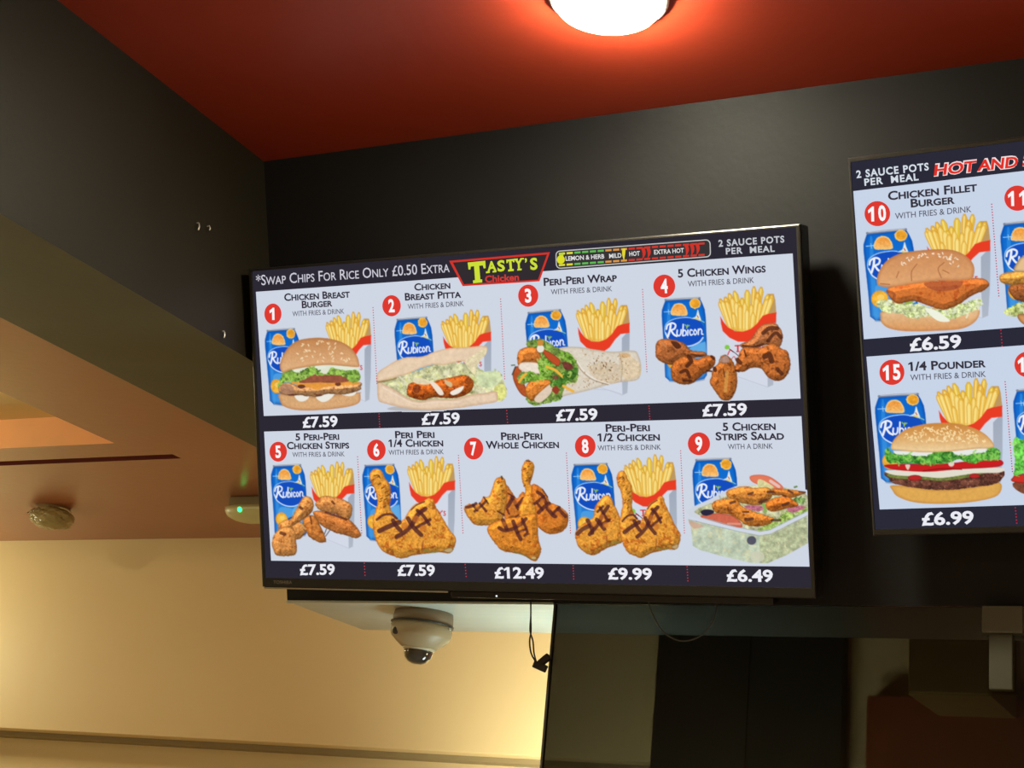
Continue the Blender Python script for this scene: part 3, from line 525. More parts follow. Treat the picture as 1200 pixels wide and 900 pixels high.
def dish16(c):
    fries(c, (1264, 470), (1340, 465), (1330, 560)); can(c, (1191.8, 457.3), (1238, 454), (1194, 554)); c.crop(1150, 400, 4.5)
    c.fill([(180, 740), (500, 740), (760, 720), (740, 800), (500, 830), (240, 810)], (120, 70, 50), tex=.3); c.fill([(168, 715), (220, 700), (500, 705), (760, 690), (760, 730), (500, 755), (190, 745)], (206, 50, 40), edge=2)
    lettuce(c, [(172, 700), (180, 640), (170, 560), (180, 505), (215, 520), (300, 520), (500, 560), (740, 560), (780, 640), (750, 700), (500, 710), (220, 700), (200, 715)], 96, n=60, base=(110, 200, 80), light=(170, 230, 130), dark=(60, 150, 50))

DISHES = [(dish1, (308, 358, 440, 483)), (dish2, (438, 356, 596, 486)), (dish3, (594, 345, 754, 478)), (dish4, (764, 330, 930, 473)),
          (dish5, (315, 534, 425, 654)), (dish6, (422, 532, 538, 658)), (dish7, (541, 536, 669, 660)), (dish8, (667, 530, 801, 657)), (dish9, (800, 534, 947.6, 662)),
          (dish10, (1007, 245, 1164, 392)), (dish15, (1020, 440, 1178, 594)), (dish11, (1168, 225, 1332, 388)), (dish16, (1184, 425, 1346, 586))]
# ---------------------------------------------------------------------------
# the setting
# ---------------------------------------------------------------------------
ZB = EYE+1.0055; ZT = EYE+1.421; ZU = EYE+.556; X0 = -1.888; XB = -2.263; YW = 3.997
def slab(name, x0, x1, y0, y1, z0, z1, m): return struct(boxobj(name, (x0, x1, y0, y1, z0, z1), m))
slab('floor', -6, 3, -3, 4.3, -.05, 0, M_FLOOR)
slab('wall_left', -6.1, -6, -3, 4.3, 0, 3, M_CREAM); slab('wall_right', 3, 3.1, -3, 4.3, 0, 3, M_CREAM); slab('wall_front', -6, 3, -3.1, -3, 0, 3, M_CREAM)
slab('wall_back', -6, 3, YW+.18, YW+.3, 0, EYE+.40, M_CREAM)
struct(boxobj('trim_1', (-6, 3, YW, YW+.3, EYE+.389, ZB+.05), M_CREAM, bev=.002))          # upper part of the back wall, boxed out
struct(boxobj('trim_2', (-6, 3, YW+.09, YW+.18, EYE+.375, EYE+.389), mat('taupe_trim_paint', s2l((150, 134, 100)), .6, noise=.08)))
# the red ceiling over the customers
slab('ceiling', X0-.02, 3, -3, 2.9, ZT, ZT+.08, M_RED)
# the lower kitchen ceiling with its lit hatch and its slot
xs = [-6, -3.9, -3.6, -2.645, -2.548, XB, X0, 3]; ys = [-3, 2.15, 3.0, 3.012, 3.122, 3.160, YW+.1]
V = []; F = []
def rect(x0, x1, y0, y1, z): n = len(V); V.extend([(x0, y0, z), (x1, y0, z), (x1, y1, z), (x0, y1, z)]); F.append((n, n+3, n+2, n+1))
for i in range(len(xs)-1):
    for j in range(len(ys)-1):
        cx, cy = (xs[i]+xs[i+1])/2, (ys[j]+ys[j+1])/2
        if -3.6 < cx < -2.645 and 2.15 < cy < 3.012: continue
        if -3.9 < cx < -2.548 and 3.122 < cy < 3.160: continue
        if cx > XB and cy < 3.17: continue
        rect(xs[i], xs[i+1], ys[j], ys[j+1], ZB)
k = obj('ceiling', V, F, M_KRED); struct(k)
# hatch recess
def quad(name, pts, m): return struct(obj(name, pts, [(0, 1, 2, 3)], m))
h = ZB+.079
V = [(-3.6, 2.15, ZB), (-2.645, 2.15, ZB), (-2.645, 3.012, ZB), (-3.6, 3.012, ZB), (-3.6, 2.15, h), (-2.645, 2.15, h), (-2.645, 3.012, h), (-3.6, 3.012, h)]
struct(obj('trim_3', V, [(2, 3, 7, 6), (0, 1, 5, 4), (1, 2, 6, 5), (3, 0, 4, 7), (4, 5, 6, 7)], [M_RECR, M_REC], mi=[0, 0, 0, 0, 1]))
h = ZB+.05
V = [(-3.9, 3.122, ZB), (-2.548, 3.122, ZB), (-2.548, 3.16, ZB), (-3.9, 3.16, ZB), (-3.9, 3.122, h), (-2.548, 3.122, h), (-2.548, 3.16, h), (-3.9, 3.16, h)]
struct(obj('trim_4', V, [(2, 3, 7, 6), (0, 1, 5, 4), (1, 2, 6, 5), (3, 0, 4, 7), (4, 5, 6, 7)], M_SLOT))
# the beam: dark face to the customers, olive underside
V = [(XB, -3, ZB-.004), (X0, -3, ZB-.004), (X0, -3, ZT+.05), (XB, -3, ZT+.05), (XB, 3.5, ZB-.004), (X0, 3.5, ZB-.004), (X0, 3.5, ZT+.05), (XB, 3.5, ZT+.05)]
struct(obj('trim_5', V, [(0, 4, 5, 1), (1, 5, 6, 2), (3, 7, 4, 0), (0, 1, 2, 3), (4, 7, 6, 5)], [M_SOFFIT, M_BEAM], mi=[0, 1, 0, 1, 1]))
# the sloping black fascia that carries the screens, with its pale underside
def wedge(x0, x1):
    return [(x0, 2.443, ZT+.02), (x0, 2.757, ZU), (x0, 3.069, ZU), (x0, 3.069, ZT+.02), (x1, 2.443, ZT+.02), (x1, 2.757, ZU), (x1, 3.069, ZU), (x1, 3.069, ZT+.02)]
struct(obj('wall_fascia', wedge(X0, 3), [(0, 1, 5, 4), (1, 2, 6, 5), (2, 3, 7, 6), (3, 0, 4, 7), (0, 3, 2, 1), (4, 5, 6, 7)], [M_FASCIA, M_STEEL], mi=[0, 1, 0, 0, 0, 0]))
struct(boxobj('trim_6', (X0, -1.279, 2.752, 2.7600, ZU-.003, ZU+.002), M_STEEL, bev=.001))        # pale edging along the underside

# ---- things on ceilings and beam -----------------------------------------
cl = thing('ceiling_light', 'round glowing white ceiling light on the red ceiling above the screens', 'light', (-.956, 2.068, ZT))
V, F = lathe([(.099, 0), (.099, -.010), (.094, -.014), (.088, -.015), (.088, -.010)], 48); obj('trim_ring', V, F, mat('white_lamp_rim', (.8, .8, .76), .4, noise=.03), cl, True)
V, F = lathe([(.088, -.009), (.088, -.018), (.083, -.026), (.070, -.032), (.045, -.035), (.02, -.036)], 48)
obj('diffuser', V, F, glow((1, .93, .70), 300, True), cl, True)

def wrapped():
    t = thing('smoke_detector', 'ceiling smoke detector wrapped in a crumpled clear bag, left of the green lit fitting', 'smoke detector', (-3.352, 3.60, ZB))
    V, F = lathe([(.052, 0), (.052, -.03), (.046, -.04), (.02, -.046)], 28); obj('detector_body', V, F, mat('yellowed_plastic', s2l((190, 176, 132)), .5, noise=.1), t, True)
    bm = bmesh.new(); bmesh.ops.create_icosphere(bm, subdivisions=4, radius=1)
    for v in bm.verts:
        p = np.array(v.co); f = 1+.16*float(fbm(np.array([p[0]*2.2+9]), np.array([p[1]*2.2+p[2]*3+5]), 4)[0])*2+.05*float(fbm(np.array([p[0]*7+9]), np.array([p[2]*7+p[1]*5+5]), 8)[0])*2
        z = p[2]*.036*f-.031
        if p[2] > .3: z = min(z, -.002)
        v.co = Vector((p[0]*.072*f, p[1]*.060*f, min(z, -.001)))
    m = mat('crumpled_clear_plastic', s2l((176, 160, 108)), .25, noise=.35, nscale=35, bump=.9, fine=55, alpha=.78)
    bmobj('plastic_bag', bm, m, t)
    for P in ([(-.06, -.01, -.004), (-.03, -.03, .0), (-.005, -.05, -.003)], [(-.07, .01, -.004), (-.085, .0, -.008), (-.08, -.02, -.02)], [(.05, -.03, -.006), (.072, -.02, -.012), (.078, .0, -.02)]):
        V, F = tube(curve3(P, 5), .0022, 6); obj('tape_strand', V, F, mat('pale_tape', s2l((214, 200, 160)), .3, noise=.1), t, True)
wrapped()
em = thing('emergency_light', 'off-white emergency light with small green lamp on kitchen ceiling behind the screen', 'light', (-2.50, 3.56, ZB))
boxobj('mounting_plate', (-.155, .155, -.035, .045, -.030, 0), mat('grey_plastic', s2l((150, 140, 108)), .5, noise=.06), em, bev=.004)
n = 18; V = []; F = []
for i in range(n+1):
    u = i/n; x = -.185+.37*u; e = min(1, math.sqrt(max(0, 1-(2*u-1)**8))+.12)*(.35+.65*min(1, min(u, 1-u)*5)**.6)
    for k in range(11):
        a = math.pi*k/10; V.append((x, -.004-.052*math.cos(a)*e, -.030-.040*math.sin(a)*e))
for i in range(n):
    for k in range(10): F.append((i*11+k, i*11+k+1, (i+1)*11+k+1, (i+1)*11+k))
F.append(tuple(range(11))); F.append(tuple(range(n*11, n*11+11))[::-1])
for i in range(n): F.append((i*11, (i+1)*11, (i+1)*11+10, i*11+10))
obj('diffuser', V, F, mat('frosted_diffuser', s2l((206, 202, 150)), .35, noise=.04), em, True)
bm = bmesh.new(); bmesh.ops.create_uvsphere(bm, u_segments=16, v_segments=10, radius=.0075); bmesh.ops.translate(bm, verts=bm.verts, vec=(-.100, -.050, -.042))
g = bmobj('indicator_lamp', bm, glow((.02, 1, .16), 5, True), em, True); g['label'] = 'green glowing indicator'

for i, (y, z, hgt) in enumerate(((2.270, EYE+1.193, .016), (2.303, EYE+1.204, .009), (2.401, EYE+1.017, .014))):
    t = tag(obj('wall_hook', *tube(curve3([(X0+.001, y, z+hgt*.5), (X0+.006, y, z+hgt*.5), (X0+.009, y, z), (X0+.008, y, z-hgt*.5)], 4), .0013, 8), mat('bare_metal_hook', (.9, .88, .8), .25, .6, noise=.05), smooth=True),
            ('larger upper metal hook on the dark beam face', 'smaller upper metal hook on the dark beam face, nearer the screen', 'single metal hook low on the dark beam beside the screen')[i], 'hook')

# ---- dome camera under the fascia ----------------------------------------
cc = thing('security_camera', 'beige dome security camera under the pale underside below the large screen', 'security camera', (-1.620, 2.862, ZU))
MB = mat('beige_camera_plastic', s2l((178, 160, 126)), .45, noise=.05, nscale=30)
V, F = lathe([(.0605, 0), (.0620, -.010), (.0628, -.026)], 40); obj('mounting_base', V, F, mat('taupe_camera_plastic', s2l((136, 120, 98)), .5, noise=.06), cc, True)
def tilt(V, a=.035): return [(x*math.cos(a)+z*math.sin(a), y, z*math.cos(a)-x*math.sin(a)) for x, y, z in V]
V, F = lathe([(.0620, -.022), (.0655, -.0235), (.0655, -.0255), (.0625, -.027)], 40); obj('gasket', tilt(V), F, M_DARK, cc, True)
V, F = lathe([(.0632, -.026), (.0636, -.040), (.0630, -.047), (.0600, -.053), (.048, -.064), (.038, -.072), (.030, -.076), (.026, -.076)], 40); obj('housing', tilt(V), F, MB, cc, True)
V, F = lathe([(.032, -.069), (.0340, -.075), (.0305, -.079)], 32); obj('lens_ring', tilt(V), F, mat('pale_camera_ring', s2l((206, 196, 170)), .4, noise=.04), cc, True)
V, F = lathe([(.0305, -.073), (.0300, -.084), (.0268, -.094), (.019, -.102), (.009, -.106)], 32); obj('lens_dome', tilt(V), F, mat('smoked_dome', s2l((58, 56, 52)), .08, noise=.3, nscale=70, coat=1), cc, True)
bm = bmesh.new(); bmesh.ops.create_uvsphere(bm, u_segments=16, v_segments=8, radius=1)
for v in bm.verts: v.co = Vector((v.co.x*.0080-.030, v.co.y*.004-.0545, v.co.z*.0080-.047))
bmobj('sensor_window', bm, M_DARK, cc, True)
for a in (-2.45, .0, 2.6):
    bm = bmesh.new(); bmesh.ops.create_uvsphere(bm, u_segments=10, v_segments=6, radius=.0032); bmesh.ops.translate(bm, verts=bm.verts, vec=(.0635*math.cos(a), .0635*math.sin(a), -.031-.002*math.cos(a)))
    bmobj('screw', bm, M_CHROME, cc, True)

# ---- hanging cables -------------------------------------------------------
ct = thing('hanging_cable', 'thin black twin cable hanging from the fascia beside the tinted glass', 'cable', (-1.32, 2.745, ZU))
def rel(P, o): return [(p[0]-o[0], p[1]-o[1], p[2]-o[2]) for p in P]
O = (-1.32, 2.745, ZU)
MC = mat('black_cable_rubber', s2l((34, 22, 18)), .5, noise=.1)
for off in (0, 1):
    P = [(-1.3225, 2.745, ZU), (-1.320, 2.745, ZU-.025), (-1.3165-.002*off, 2.745, ZU-.055), (-1.3175+.007*off, 2.745, ZU-.075), (-1.312+.006*off, 2.745, ZU-.098), (-1.298, 2.745, ZU-.118)]
    V, F = tube(curve3(rel(P, O), 6), .0016, 8); obj('wire', V, F, MC, ct, True)
for b, r in (((-1.304, -1.276, 2.738, 2.748, ZU-.130, ZU-.116), .35), ((-1.294, -1.270, 2.738, 2.748, ZU-.117, ZU-.104), -.7)):
    bm = bmesh.new(); box(bm, *b, bev=.002); bmesh.ops.rotate(bm, verts=bm.verts, cent=((b[0]+b[1])/2, 2.745, (b[4]+b[5])/2), matrix=Matrix.Rotation(r, 3, 'Y')); bmesh.ops.translate(bm, verts=bm.verts, vec=[-q for q in O])
    bmobj('plug', bm, MC, ct)
P = [(-1.082, 2.742, ZU+.006), (-1.070, 2.742, ZU-.022), (-1.045, 2.742, ZU-.055), (-1.011, 2.742, ZU-.070), (-.975, 2.742, ZU-.060), (-.952, 2.742, ZU-.030), (-.946, 2.742, ZU+.006)]
tag(obj('cable_loop', *tube(curve3(P, 8), .0012, 8), mat('grey_cable', s2l((84, 84, 82)), .35, noise=.1), smooth=True), 'thin grey cable drooping in a loop in front of the tinted glass', 'cable')

# ---- tinted glass below the fascia, and what stands behind it --------------
m = bpy.data.materials.new('smoked_glass'); m.use_nodes = True; nt = m.node_tree; nt.nodes.clear()
o_ = nt.nodes.new('ShaderNodeOutputMaterial'); mx = nt.nodes.new('ShaderNodeMixShader'); tr = nt.nodes.new('ShaderNodeBsdfTransparent'); gl = nt.nodes.new('ShaderNodeBsdfGlossy'); fr = nt.nodes.new('ShaderNodeFresnel')
tr.inputs[0].default_value = (.175, .18, .17, 1); gl.inputs['Roughness'].default_value = .12; gl.inputs[0].default_value = (.5, .5, .5, 1); fr.inputs[0].default_value = 1.4
nt.links.new(fr.outputs[0], mx.inputs[0]); nt.links.new(tr.outputs[0], mx.inputs[1]); nt.links.new(gl.outputs[0], mx.inputs[2]); nt.links.new(mx.outputs[0], o_.inputs[0])
gp = thing('glass_screen', 'large smoked glass panel hanging below the black fascia, right of the dome camera', 'glass panel', (-1.275, 2.7565, EYE-.35))
boxobj('pane', (0, 2.6, 0, .006, 0, .9055), m, gp); e = boxobj('edge_strip', (-.003, .001, -.002, .008, 0, .9055), M_DARK, gp); e['label'] = 'thin dark edging of the pane'
un = thing('tall_panel', 'tall black door-like panel on the back wall behind the smoked glass', 'panel', (-1.27, 3.995, 0))
boxobj('panel_board', (-.250, .245, -.05, 0, 0, ZB-.01), M_DARK, un, bev=.004); boxobj('cover_strip', (-.004, .004, -.054, -.05, .1, ZB-.02), M_DARK, un)
cb = thing('wall_cupboard', 'dim brown wall cupboard seen through the smoked glass at lower right', 'cupboard', (-.788, 3.6, EYE+.528))
MK = mat('brown_cupboard', s2l((170, 140, 84)), .5, noise=.15, nscale=9)
boxobj('cupboard_body', (0, .181, 0, .397, 0, .40), MK, cb, bev=.003); boxobj('cupboard_door', (.004, .177, -.014, 0, .004, .396), MK, cb, bev=.003)
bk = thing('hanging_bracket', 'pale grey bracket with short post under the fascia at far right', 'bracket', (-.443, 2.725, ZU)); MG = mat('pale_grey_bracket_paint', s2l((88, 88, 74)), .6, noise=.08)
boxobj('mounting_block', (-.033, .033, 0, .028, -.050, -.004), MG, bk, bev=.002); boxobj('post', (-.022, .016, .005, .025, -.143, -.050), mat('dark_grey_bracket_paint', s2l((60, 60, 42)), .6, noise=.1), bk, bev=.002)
tag(boxobj('wall_panel', (-.96, 1.5, 3.93, 3.99, 1.0, EYE+.572), mat('red_brown_panel', s2l((150, 76, 42)), .5, noise=.15, nscale=5), bev=.003), 'red-brown lower wall panel behind the smoked glass, under the cupboard', 'panel')
# ---------------------------------------------------------------------------
# the two menu screens
# ---------------------------------------------------------------------------
NRM = np.array([0, .94011885, .3408468]); D0 = 2.680945
def onwall(u, v, off=0.):                           # point of the tilted screen plane at menu artwork coordinates
    d = RC.T@np.array([(u-600)/FPX, (v-450)/FPX, 1.]); a = np.array([d[0], d[2], -d[1]]); return a*((D0-off)/(NRM@a))
class TV:
    def __init__(s, name, label, tl, tr, bl, group):
        A, B, D = onwall(*tl), onwall(*tr), onwall(*bl)
        s.ex = (B-A)/np.linalg.norm(B-A); s.ez = -NRM; s.ey = np.cross(s.ez, s.ex); s.o = A
        M = Matrix([[s.ex[i], s.ey[i], s.ez[i], A[i]+(EYE if i == 2 else 0)] for i in range(3)]+[[0, 0, 0, 1]])
        s.root = thing(name, label, 'television', group=group); s.root.matrix_world = M; s.parent = None
    def loc(s, u, v, z=0.):
        P = onwall(u, v)-s.o; return (float(P@s.ex), float(P@s.ey), z)
    def locs(s, U, V):
        d = np.stack([(U-600)/FPX, (V-450)/FPX, np.ones_like(U)], -1)@RC; a = np.stack([d[..., 0], d[..., 2], -d[..., 1]], -1)
        P = a*(D0/(a@NRM))[..., None]-s.o; return P@s.ex, P@s.ey
    def poly(s, name, pts, col, z, label=None, k=1.):
        o = obj(name, [s.loc(u, v, z) for u, v in pts], [tuple(range(len(pts)))[::-1]], glow(col, k), s.scr)
        if label: o['label'] = label
        return o

FONT = {}
def glyphs(txt, caps, bold, spacing=1., flags=True):
    cu = bpy.data.curves.new('t', 'FONT'); cu.body = txt; cu.size = 1; cu.offset = bold; cu.resolution_u = 3; cu.space_character = spacing
    cu.small_caps_scale = .78
    if caps:
        for i, ch in enumerate(txt):
            if ch.islower(): cu.body_format[i].use_small_caps = True
    o = bpy.data.objects.new('t', cu); C.objects.link(o); dg = bpy.context.evaluated_depsgraph_get(); e = o.evaluated_get(dg); me = e.to_mesh()
    V = np.array([v.co[:2] for v in me.vertices]); F = [tuple(p.vertices) for p in me.polygons]
    e.to_mesh_clear(); bpy.data.objects.remove(o); bpy.data.curves.remove(cu)
    if not flags: return V, F
    for i, ch in enumerate(txt):                     # the built-in 1 is a bare bar: give it its flag
        if ch == '1':
            P, _ = glyphs(txt[:i+1], False, bold, spacing, False); xr = P[:, 0].max(); P1, _ = glyphs('1', False, bold, 1, False)
            wd = P1[:, 0].max()-P1[:, 0].min(); t = P1[:, 1].max(); n = len(V)
            V = np.vstack([V, [(xr-wd*.5, t), (xr-wd*.9, t), (xr-wd-.15, t-.12), (xr-wd-.15, t-.24), (xr-wd*.9, t-.16)]]); F.append((n+4, n+3, n+2, n+1, n))
    return V, F

def words(tv, name, txt, L, R, h, col, caps=True, bold=.0, z=.0011, parts=None, spacing=1., slant=0., lean=None):
    V, F = glyphs(txt, caps, bold, spacing)
    x0, x1 = V[:, 0].min(), V[:, 0].max(); cap = .70
    base = min(0, 0)
    L = np.array(L, float); R = np.array(R, float); ax = (R-L)/(x1-x0)
    up = np.array([-.055 if lean is None else lean, -1.])*h/cap
    P = L+(V[:, :1]-x0)*ax+V[:, 1:]*up+slant*V[:, 1:]*ax
    X, Y = tv.locs(P[:, 0], P[:, 1])
    W = [(X[i], Y[i], z) for i in range(len(P))]
    if parts is not None: n = len(parts[0]); parts[0].extend(W); parts[1].extend([tuple(q+n for q in f) for f in F]); parts[2].extend([len(parts[3])]*len(F)); parts[3].append(glow(col)); return
    return obj(name, W, F, glow(col), tv.scr)
class Group(list):
    def __init__(s): super().__init__([[], [], [], []])
    def poly(s, tv, pts, col, z, k=1.):
        n = len(s[0]); s[0].extend([tv.loc(u, v, z) for u, v in pts]); s[1].append(tuple(range(n, n+len(pts)))[::-1]); s[2].append(len(s[3])); s[3].append(glow(col, k))
    def build(s, tv, name, label=None):
        o = obj(name, s[0], s[1], s[3], tv.scr, mi=s[2])
        if label: o['label'] = label
        return o

def picture(tv, fn, box_, label, step=.75):
    c = Canvas(*box_, step=step); fn(c)
    keep = c.A > .004; q = keep[:-1, :-1] | keep[1:, :-1] | keep[:-1, 1:] | keep[1:, 1:]
    X, Y = tv.locs(c.X, c.Y); idx = np.arange(c.nx*c.ny).reshape(c.ny, c.nx)
    f = np.stack([idx[:-1, :-1][q], idx[1:, :-1][q], idx[1:, 1:][q], idx[:-1, 1:][q]], 1)
    used, inv = np.unique(f, return_inverse=True); f = inv.reshape(f.shape)
    co = np.stack([X.ravel()[used], Y.ravel()[used], np.full(len(used), .0008)], 1)
    col = np.clip(c.C.reshape(-1, 3)[used], 0, 1); col = np.where(col <= .04045, col/12.92, ((col+.055)/1.055)**2.4)
    me = bpy.data.meshes.new('dish_picture'); me.vertices.add(len(co)); me.vertices.foreach_set('co', co.ravel())
    me.loops.add(f.size); me.loops.foreach_set('vertex_index', f.ravel().astype(np.int32)); me.polygons.add(len(f))
    me.polygons.foreach_set('loop_start', np.arange(0, f.size, 4, dtype=np.int32)); me.update(calc_edges=True)
    a = me.color_attributes.new('art', 'FLOAT_COLOR', 'POINT'); a.data.foreach_set('color', np.hstack([col, np.ones((len(col), 1))]).ravel().astype(np.float32))
    me.materials.append(M_ART); o = bpy.data.objects.new('dish_picture', me); C.objects.link(o); o.parent = tv.scr; o['label'] = label
M_ART = glow_attr()
INK = (52, 48, 60); GREY = (92, 94, 106); DISP = (44, 41, 52); HW = (236, 236, 244)
def badge(tv, c, r, num, ang=-.07):
    full = num; g = Group(); a = np.linspace(0, 2*math.pi, 41)[:-1]
    g.poly(tv, [(c[0]+r[0]*math.cos(t), c[1]+r[1]*math.sin(t)) for t in a], (222, 58, 48), .0011)
    w = .32*r[0] if len(num) == 1 else .64*r[0]
    h = r[1]*1.16
    if num[0] == '1':
        ox = c[0]+(-.02 if num == '1' else -.42)*r[0]; oy = c[1]+(.42*r[0]*.07 if len(num) > 1 else 0)
        one = [(-.34, -.26), (.02, -.54), (.17, -.54), (.20, .54), (-.05, .54), (-.07, -.20), (-.30, -.04)]
        g.poly(tv, [(ox+x*r[1]*.92, oy+y*r[1]*1.1) for x, y in one], (248, 246, 248), .0015)
        num = num[1:]
        if num == '1': g.poly(tv, [(ox+.86*r[0]+x*r[1]*.92, oy-.05*r[0]+y*r[1]*1.1) for x, y in one], (248, 246, 248), .0015); num = ''
        c = (c[0]+.38*r[0], c[1]-.03*r[0]); w = .3*r[0]
    if num: words(tv, '', num, (c[0]-w+r[1]*.03, c[1]+h/2-ang*-w*.5), (c[0]+w+r[1]*.03, c[1]+h/2+ang*w), h, (248, 246, 248), False, .035, .0015, g)
    g.build(tv, 'number_badge', 'red number disc ' + full)
def dots(tv, a, b, col=(200, 60, 70), pitch=2.9, s=1.15):
    a = np.array(a, float); b = np.array(b, float); n = int(np.linalg.norm(b-a)/pitch); V = []; F = []
    for i in range(n+1):
        p = a+(b-a)*i/n; k = len(V); V += [tv.loc(p[0]+dx*s/2, p[1]+dy*s/2, .0009) for dx, dy in ((-1, -1), (1, -1), (1, 1), (-1, 1))]; F.append((k+3, k+2, k+1, k))
    obj('dotted_divider', V, F, glow(col), tv.scr)
def heading(tv, lines):
    g = Group()
    for t, L, R, h, kind in lines: words(tv, '', t, L, R, h, INK if kind else GREY, True, .028 if kind else .008, .0011, g)
    g.build(tv, 'menu_heading')
def price(tv, t, L, R, h): words(tv, 'price', t, L, R, h, HW, False, .03)

def housing(tv, x0, x1, y0, y1, sx0, sx1, sy0, sy1, depth=.052):
    """outer rectangle, then the lit display rectangle, in the screen's own metres"""
    r = tv.root
    bm = bmesh.new(); box(bm, x0, x1, y0, y1, -depth, -.0015, bev=.004); bmobj('housing', bm, M_BLACK, r)
    bm = bmesh.new(); box(bm, x0+.25, x1-.25, y0+.1, y1-.12, -depth-.05, -depth, bev=.01); bmobj('wall_bracket', bm, M_DARK, r)
    V = []; F = []
    for z, q in ((-.002, 0), (.0035, 0.001), (.0045, .003)): V += [(x0+q, y0+q, z), (x1-q, y0+q, z), (x1-q, y1-q, z), (x0+q, y1-q, z)]
    V += [(sx0, sy0, .0045), (sx1, sy0, .0045), (sx1, sy1, .0045), (sx0, sy1, .0045), (sx0, sy0, -.001), (sx1, sy0, -.001), (sx1, sy1, -.001), (sx0, sy1, -.001)]
    for i in range(4):
        for k in range(4): F.append((i*4+k, i*4+(k+1) % 4, (i+1)*4+(k+1) % 4, (i+1)*4+k))
    obj('bezel', V, F, M_BEZEL, r)
    tv.scr = obj('screen', [(sx0, sy0, 0), (sx1, sy0, 0), (sx1, sy1, 0), (sx0, sy1, 0)], [(0, 1, 2, 3)], glow(tv.dark), r)

# ---- screen over the counter ------------------------------------------------
tv = TV('television', 'large wall screen left, showing meals one to nine under a red and green logo', (297, 318), (934, 266), (315, 676), 'menu screens on the black fascia'); tv.dark = DISP
housing(tv, *[-.010, 1.1275, -.637, .0055], -.0025, 1.1205, -.6185, 0)
boxobj('edge_glint', (-.006, .415, -.6400, -.637, -.010, .004), M_CHROME, tv.root)['label'] = 'thin pale strip imitating light along the lower left edge'  # pale strip stands in for light caught under the bezel
boxobj('control_box', (.417, 1.05, -.650, -.637, -.040, -.002), M_BLACK, tv.root, bev=.002)
bm = bmesh.new(); bmesh.ops.create_uvsphere(bm, u_segments=12, v_segments=8, radius=.0018); bmesh.ops.translate(bm, verts=bm.verts, vec=(.515, -.6450, -.0015)); bmobj('standby_lamp', bm, glow((.9, .95, 1), 1.2, True), tv.root, True)
X, Y = tv.locs(np.array([322., 344.]), np.array([683.6, 684.])); V, F = glyphs('TOSHIBA', False, .01); sc = (X[1]-X[0])/(V[:, 0].max()-V[:, 0].min())
obj('maker_name', [(X[0]+v[0]*sc, Y[0]+v[1]*.0095, .0049) for v in V], F, mat('dull_silver_print', s2l((120, 112, 100)), .5, noise=.05), tv.root)
tv.poly('menu_panel', [(300, 342), (929, 297), (938.3, 467), (309.3, 487.5)], WHITE, .0004); tv.poly('menu_panel', [(309.6, 505.8), (939.3, 487.7), (948.7, 664), (317.8, 657)], WHITE, .0004)
words(tv, 'menu_banner', '*Swap Chips For Rice Only £0.50 Extra', (300.8, 334.6), (527.3, 318.8), 12, (206, 204, 216), True, .004)
g = Group(); g.poly(tv, [(526.7, 305.7), (644.8, 295.5), (632.5, 329.7), (542.5, 335.4)], (212, 52, 42), .0012); g.poly(tv, [(531, 307.7), (641.5, 298.2), (630.8, 327.8), (544, 333.2)], (50, 44, 48), .0014)
YG = (204, 222, 56)
def bars(L):
    for P in L: g.poly(tv, [(520+x/6.667, 275+y/6.667) for x, y in P], YG, .0017)
bars([[(190, 218), (328, 204), (331, 262), (316, 264), (308, 240), (280, 243), (289, 350), (303, 350), (304, 373), (233, 380), (232, 358), (248, 355), (240, 246), (214, 250), (212, 272), (197, 273)]])
words(tv, '', 'A', (571.5, 318.5), (582.5, 317.2), 11.5, YG, False, .035, .0017, g); bars([[(333, 288), (363, 285), (363, 299), (333, 302)], [(385, 283), (415, 280), (415, 293), (385, 296)]])
words(tv, '', 'S', (583.6, 318), (592.4, 317), 12.2, YG, False, .035, .0017, g)
bars([[(492, 196), (555, 189), (557, 215), (545, 216), (540, 206), (532, 207), (537, 268), (550, 268), (550, 284), (506, 288), (506, 273), (519, 271), (513, 209), (506, 210), (503, 222), (493, 223)]])
words(tv, '', 'Y', (603.5, 315.6), (613.8, 314.6), 12, YG, False, .035, .0017, g); bars([[(556, 188), (582, 186), (582, 197), (556, 199)], [(606, 184), (630, 182), (630, 193), (606, 195)], [(578, 268), (612, 265), (612, 278), (578, 281)]])
words(tv, '', '’', (616, 315), (618.5, 314.8), 12, YG, False, .03, .0017, g); words(tv, '', 'S', (622, 316), (630.6, 315.2), 13, YG, False, .035, .0017, g)
words(tv, '', 'Chicken', (569, 331), (608.8, 328.3), 7.6, (204, 60, 56), False, .03, .0017, g)
g.build(tv, 'restaurant_logo', 'red framed logo with yellow-green lettering')
# heat gauge
g = Group(); q = lambda x, y: (640+x/6, 275+y/6)
def capsule(i):
    P = []; r = 32-i
    TL, TR, BR, BL = np.array([68+i, 112+i]), np.array([1158-i, 34+i]), np.array([1160-i, 160-i]), np.array([70+i, 240-i])
    for c0, a0 in ((TL+[r, r], 180), (TR+[-r, r], 270), (BR+[-r, -r], 0), (BL+[r, -r], 90)):
        for k in range(5): t = math.radians(a0+90*k/4-4); P.append(q(c0[0]+r*math.cos(t), c0[1]+r*math.sin(t)))
    return P
g.poly(tv, capsule(0), (196, 196, 196), .0012); g.poly(tv, capsule(7), (56, 52, 54), .0014)
for row in (0, 1):
    for i in range(19):
        x = 92+54.5*i; yy = 134-.072*(x-92)+row*82-(2 if row else 0)
        col = (222, 218, 60) if i < 2 else (96, 186, 84) if i < 6 else (222, 150, 70) if i < 9 else (208, 56, 46)
        g.poly(tv, [q(x, yy-6), q(x+43, yy-9), q(x+43, yy+5), q(x, yy+8)], col, .0016)
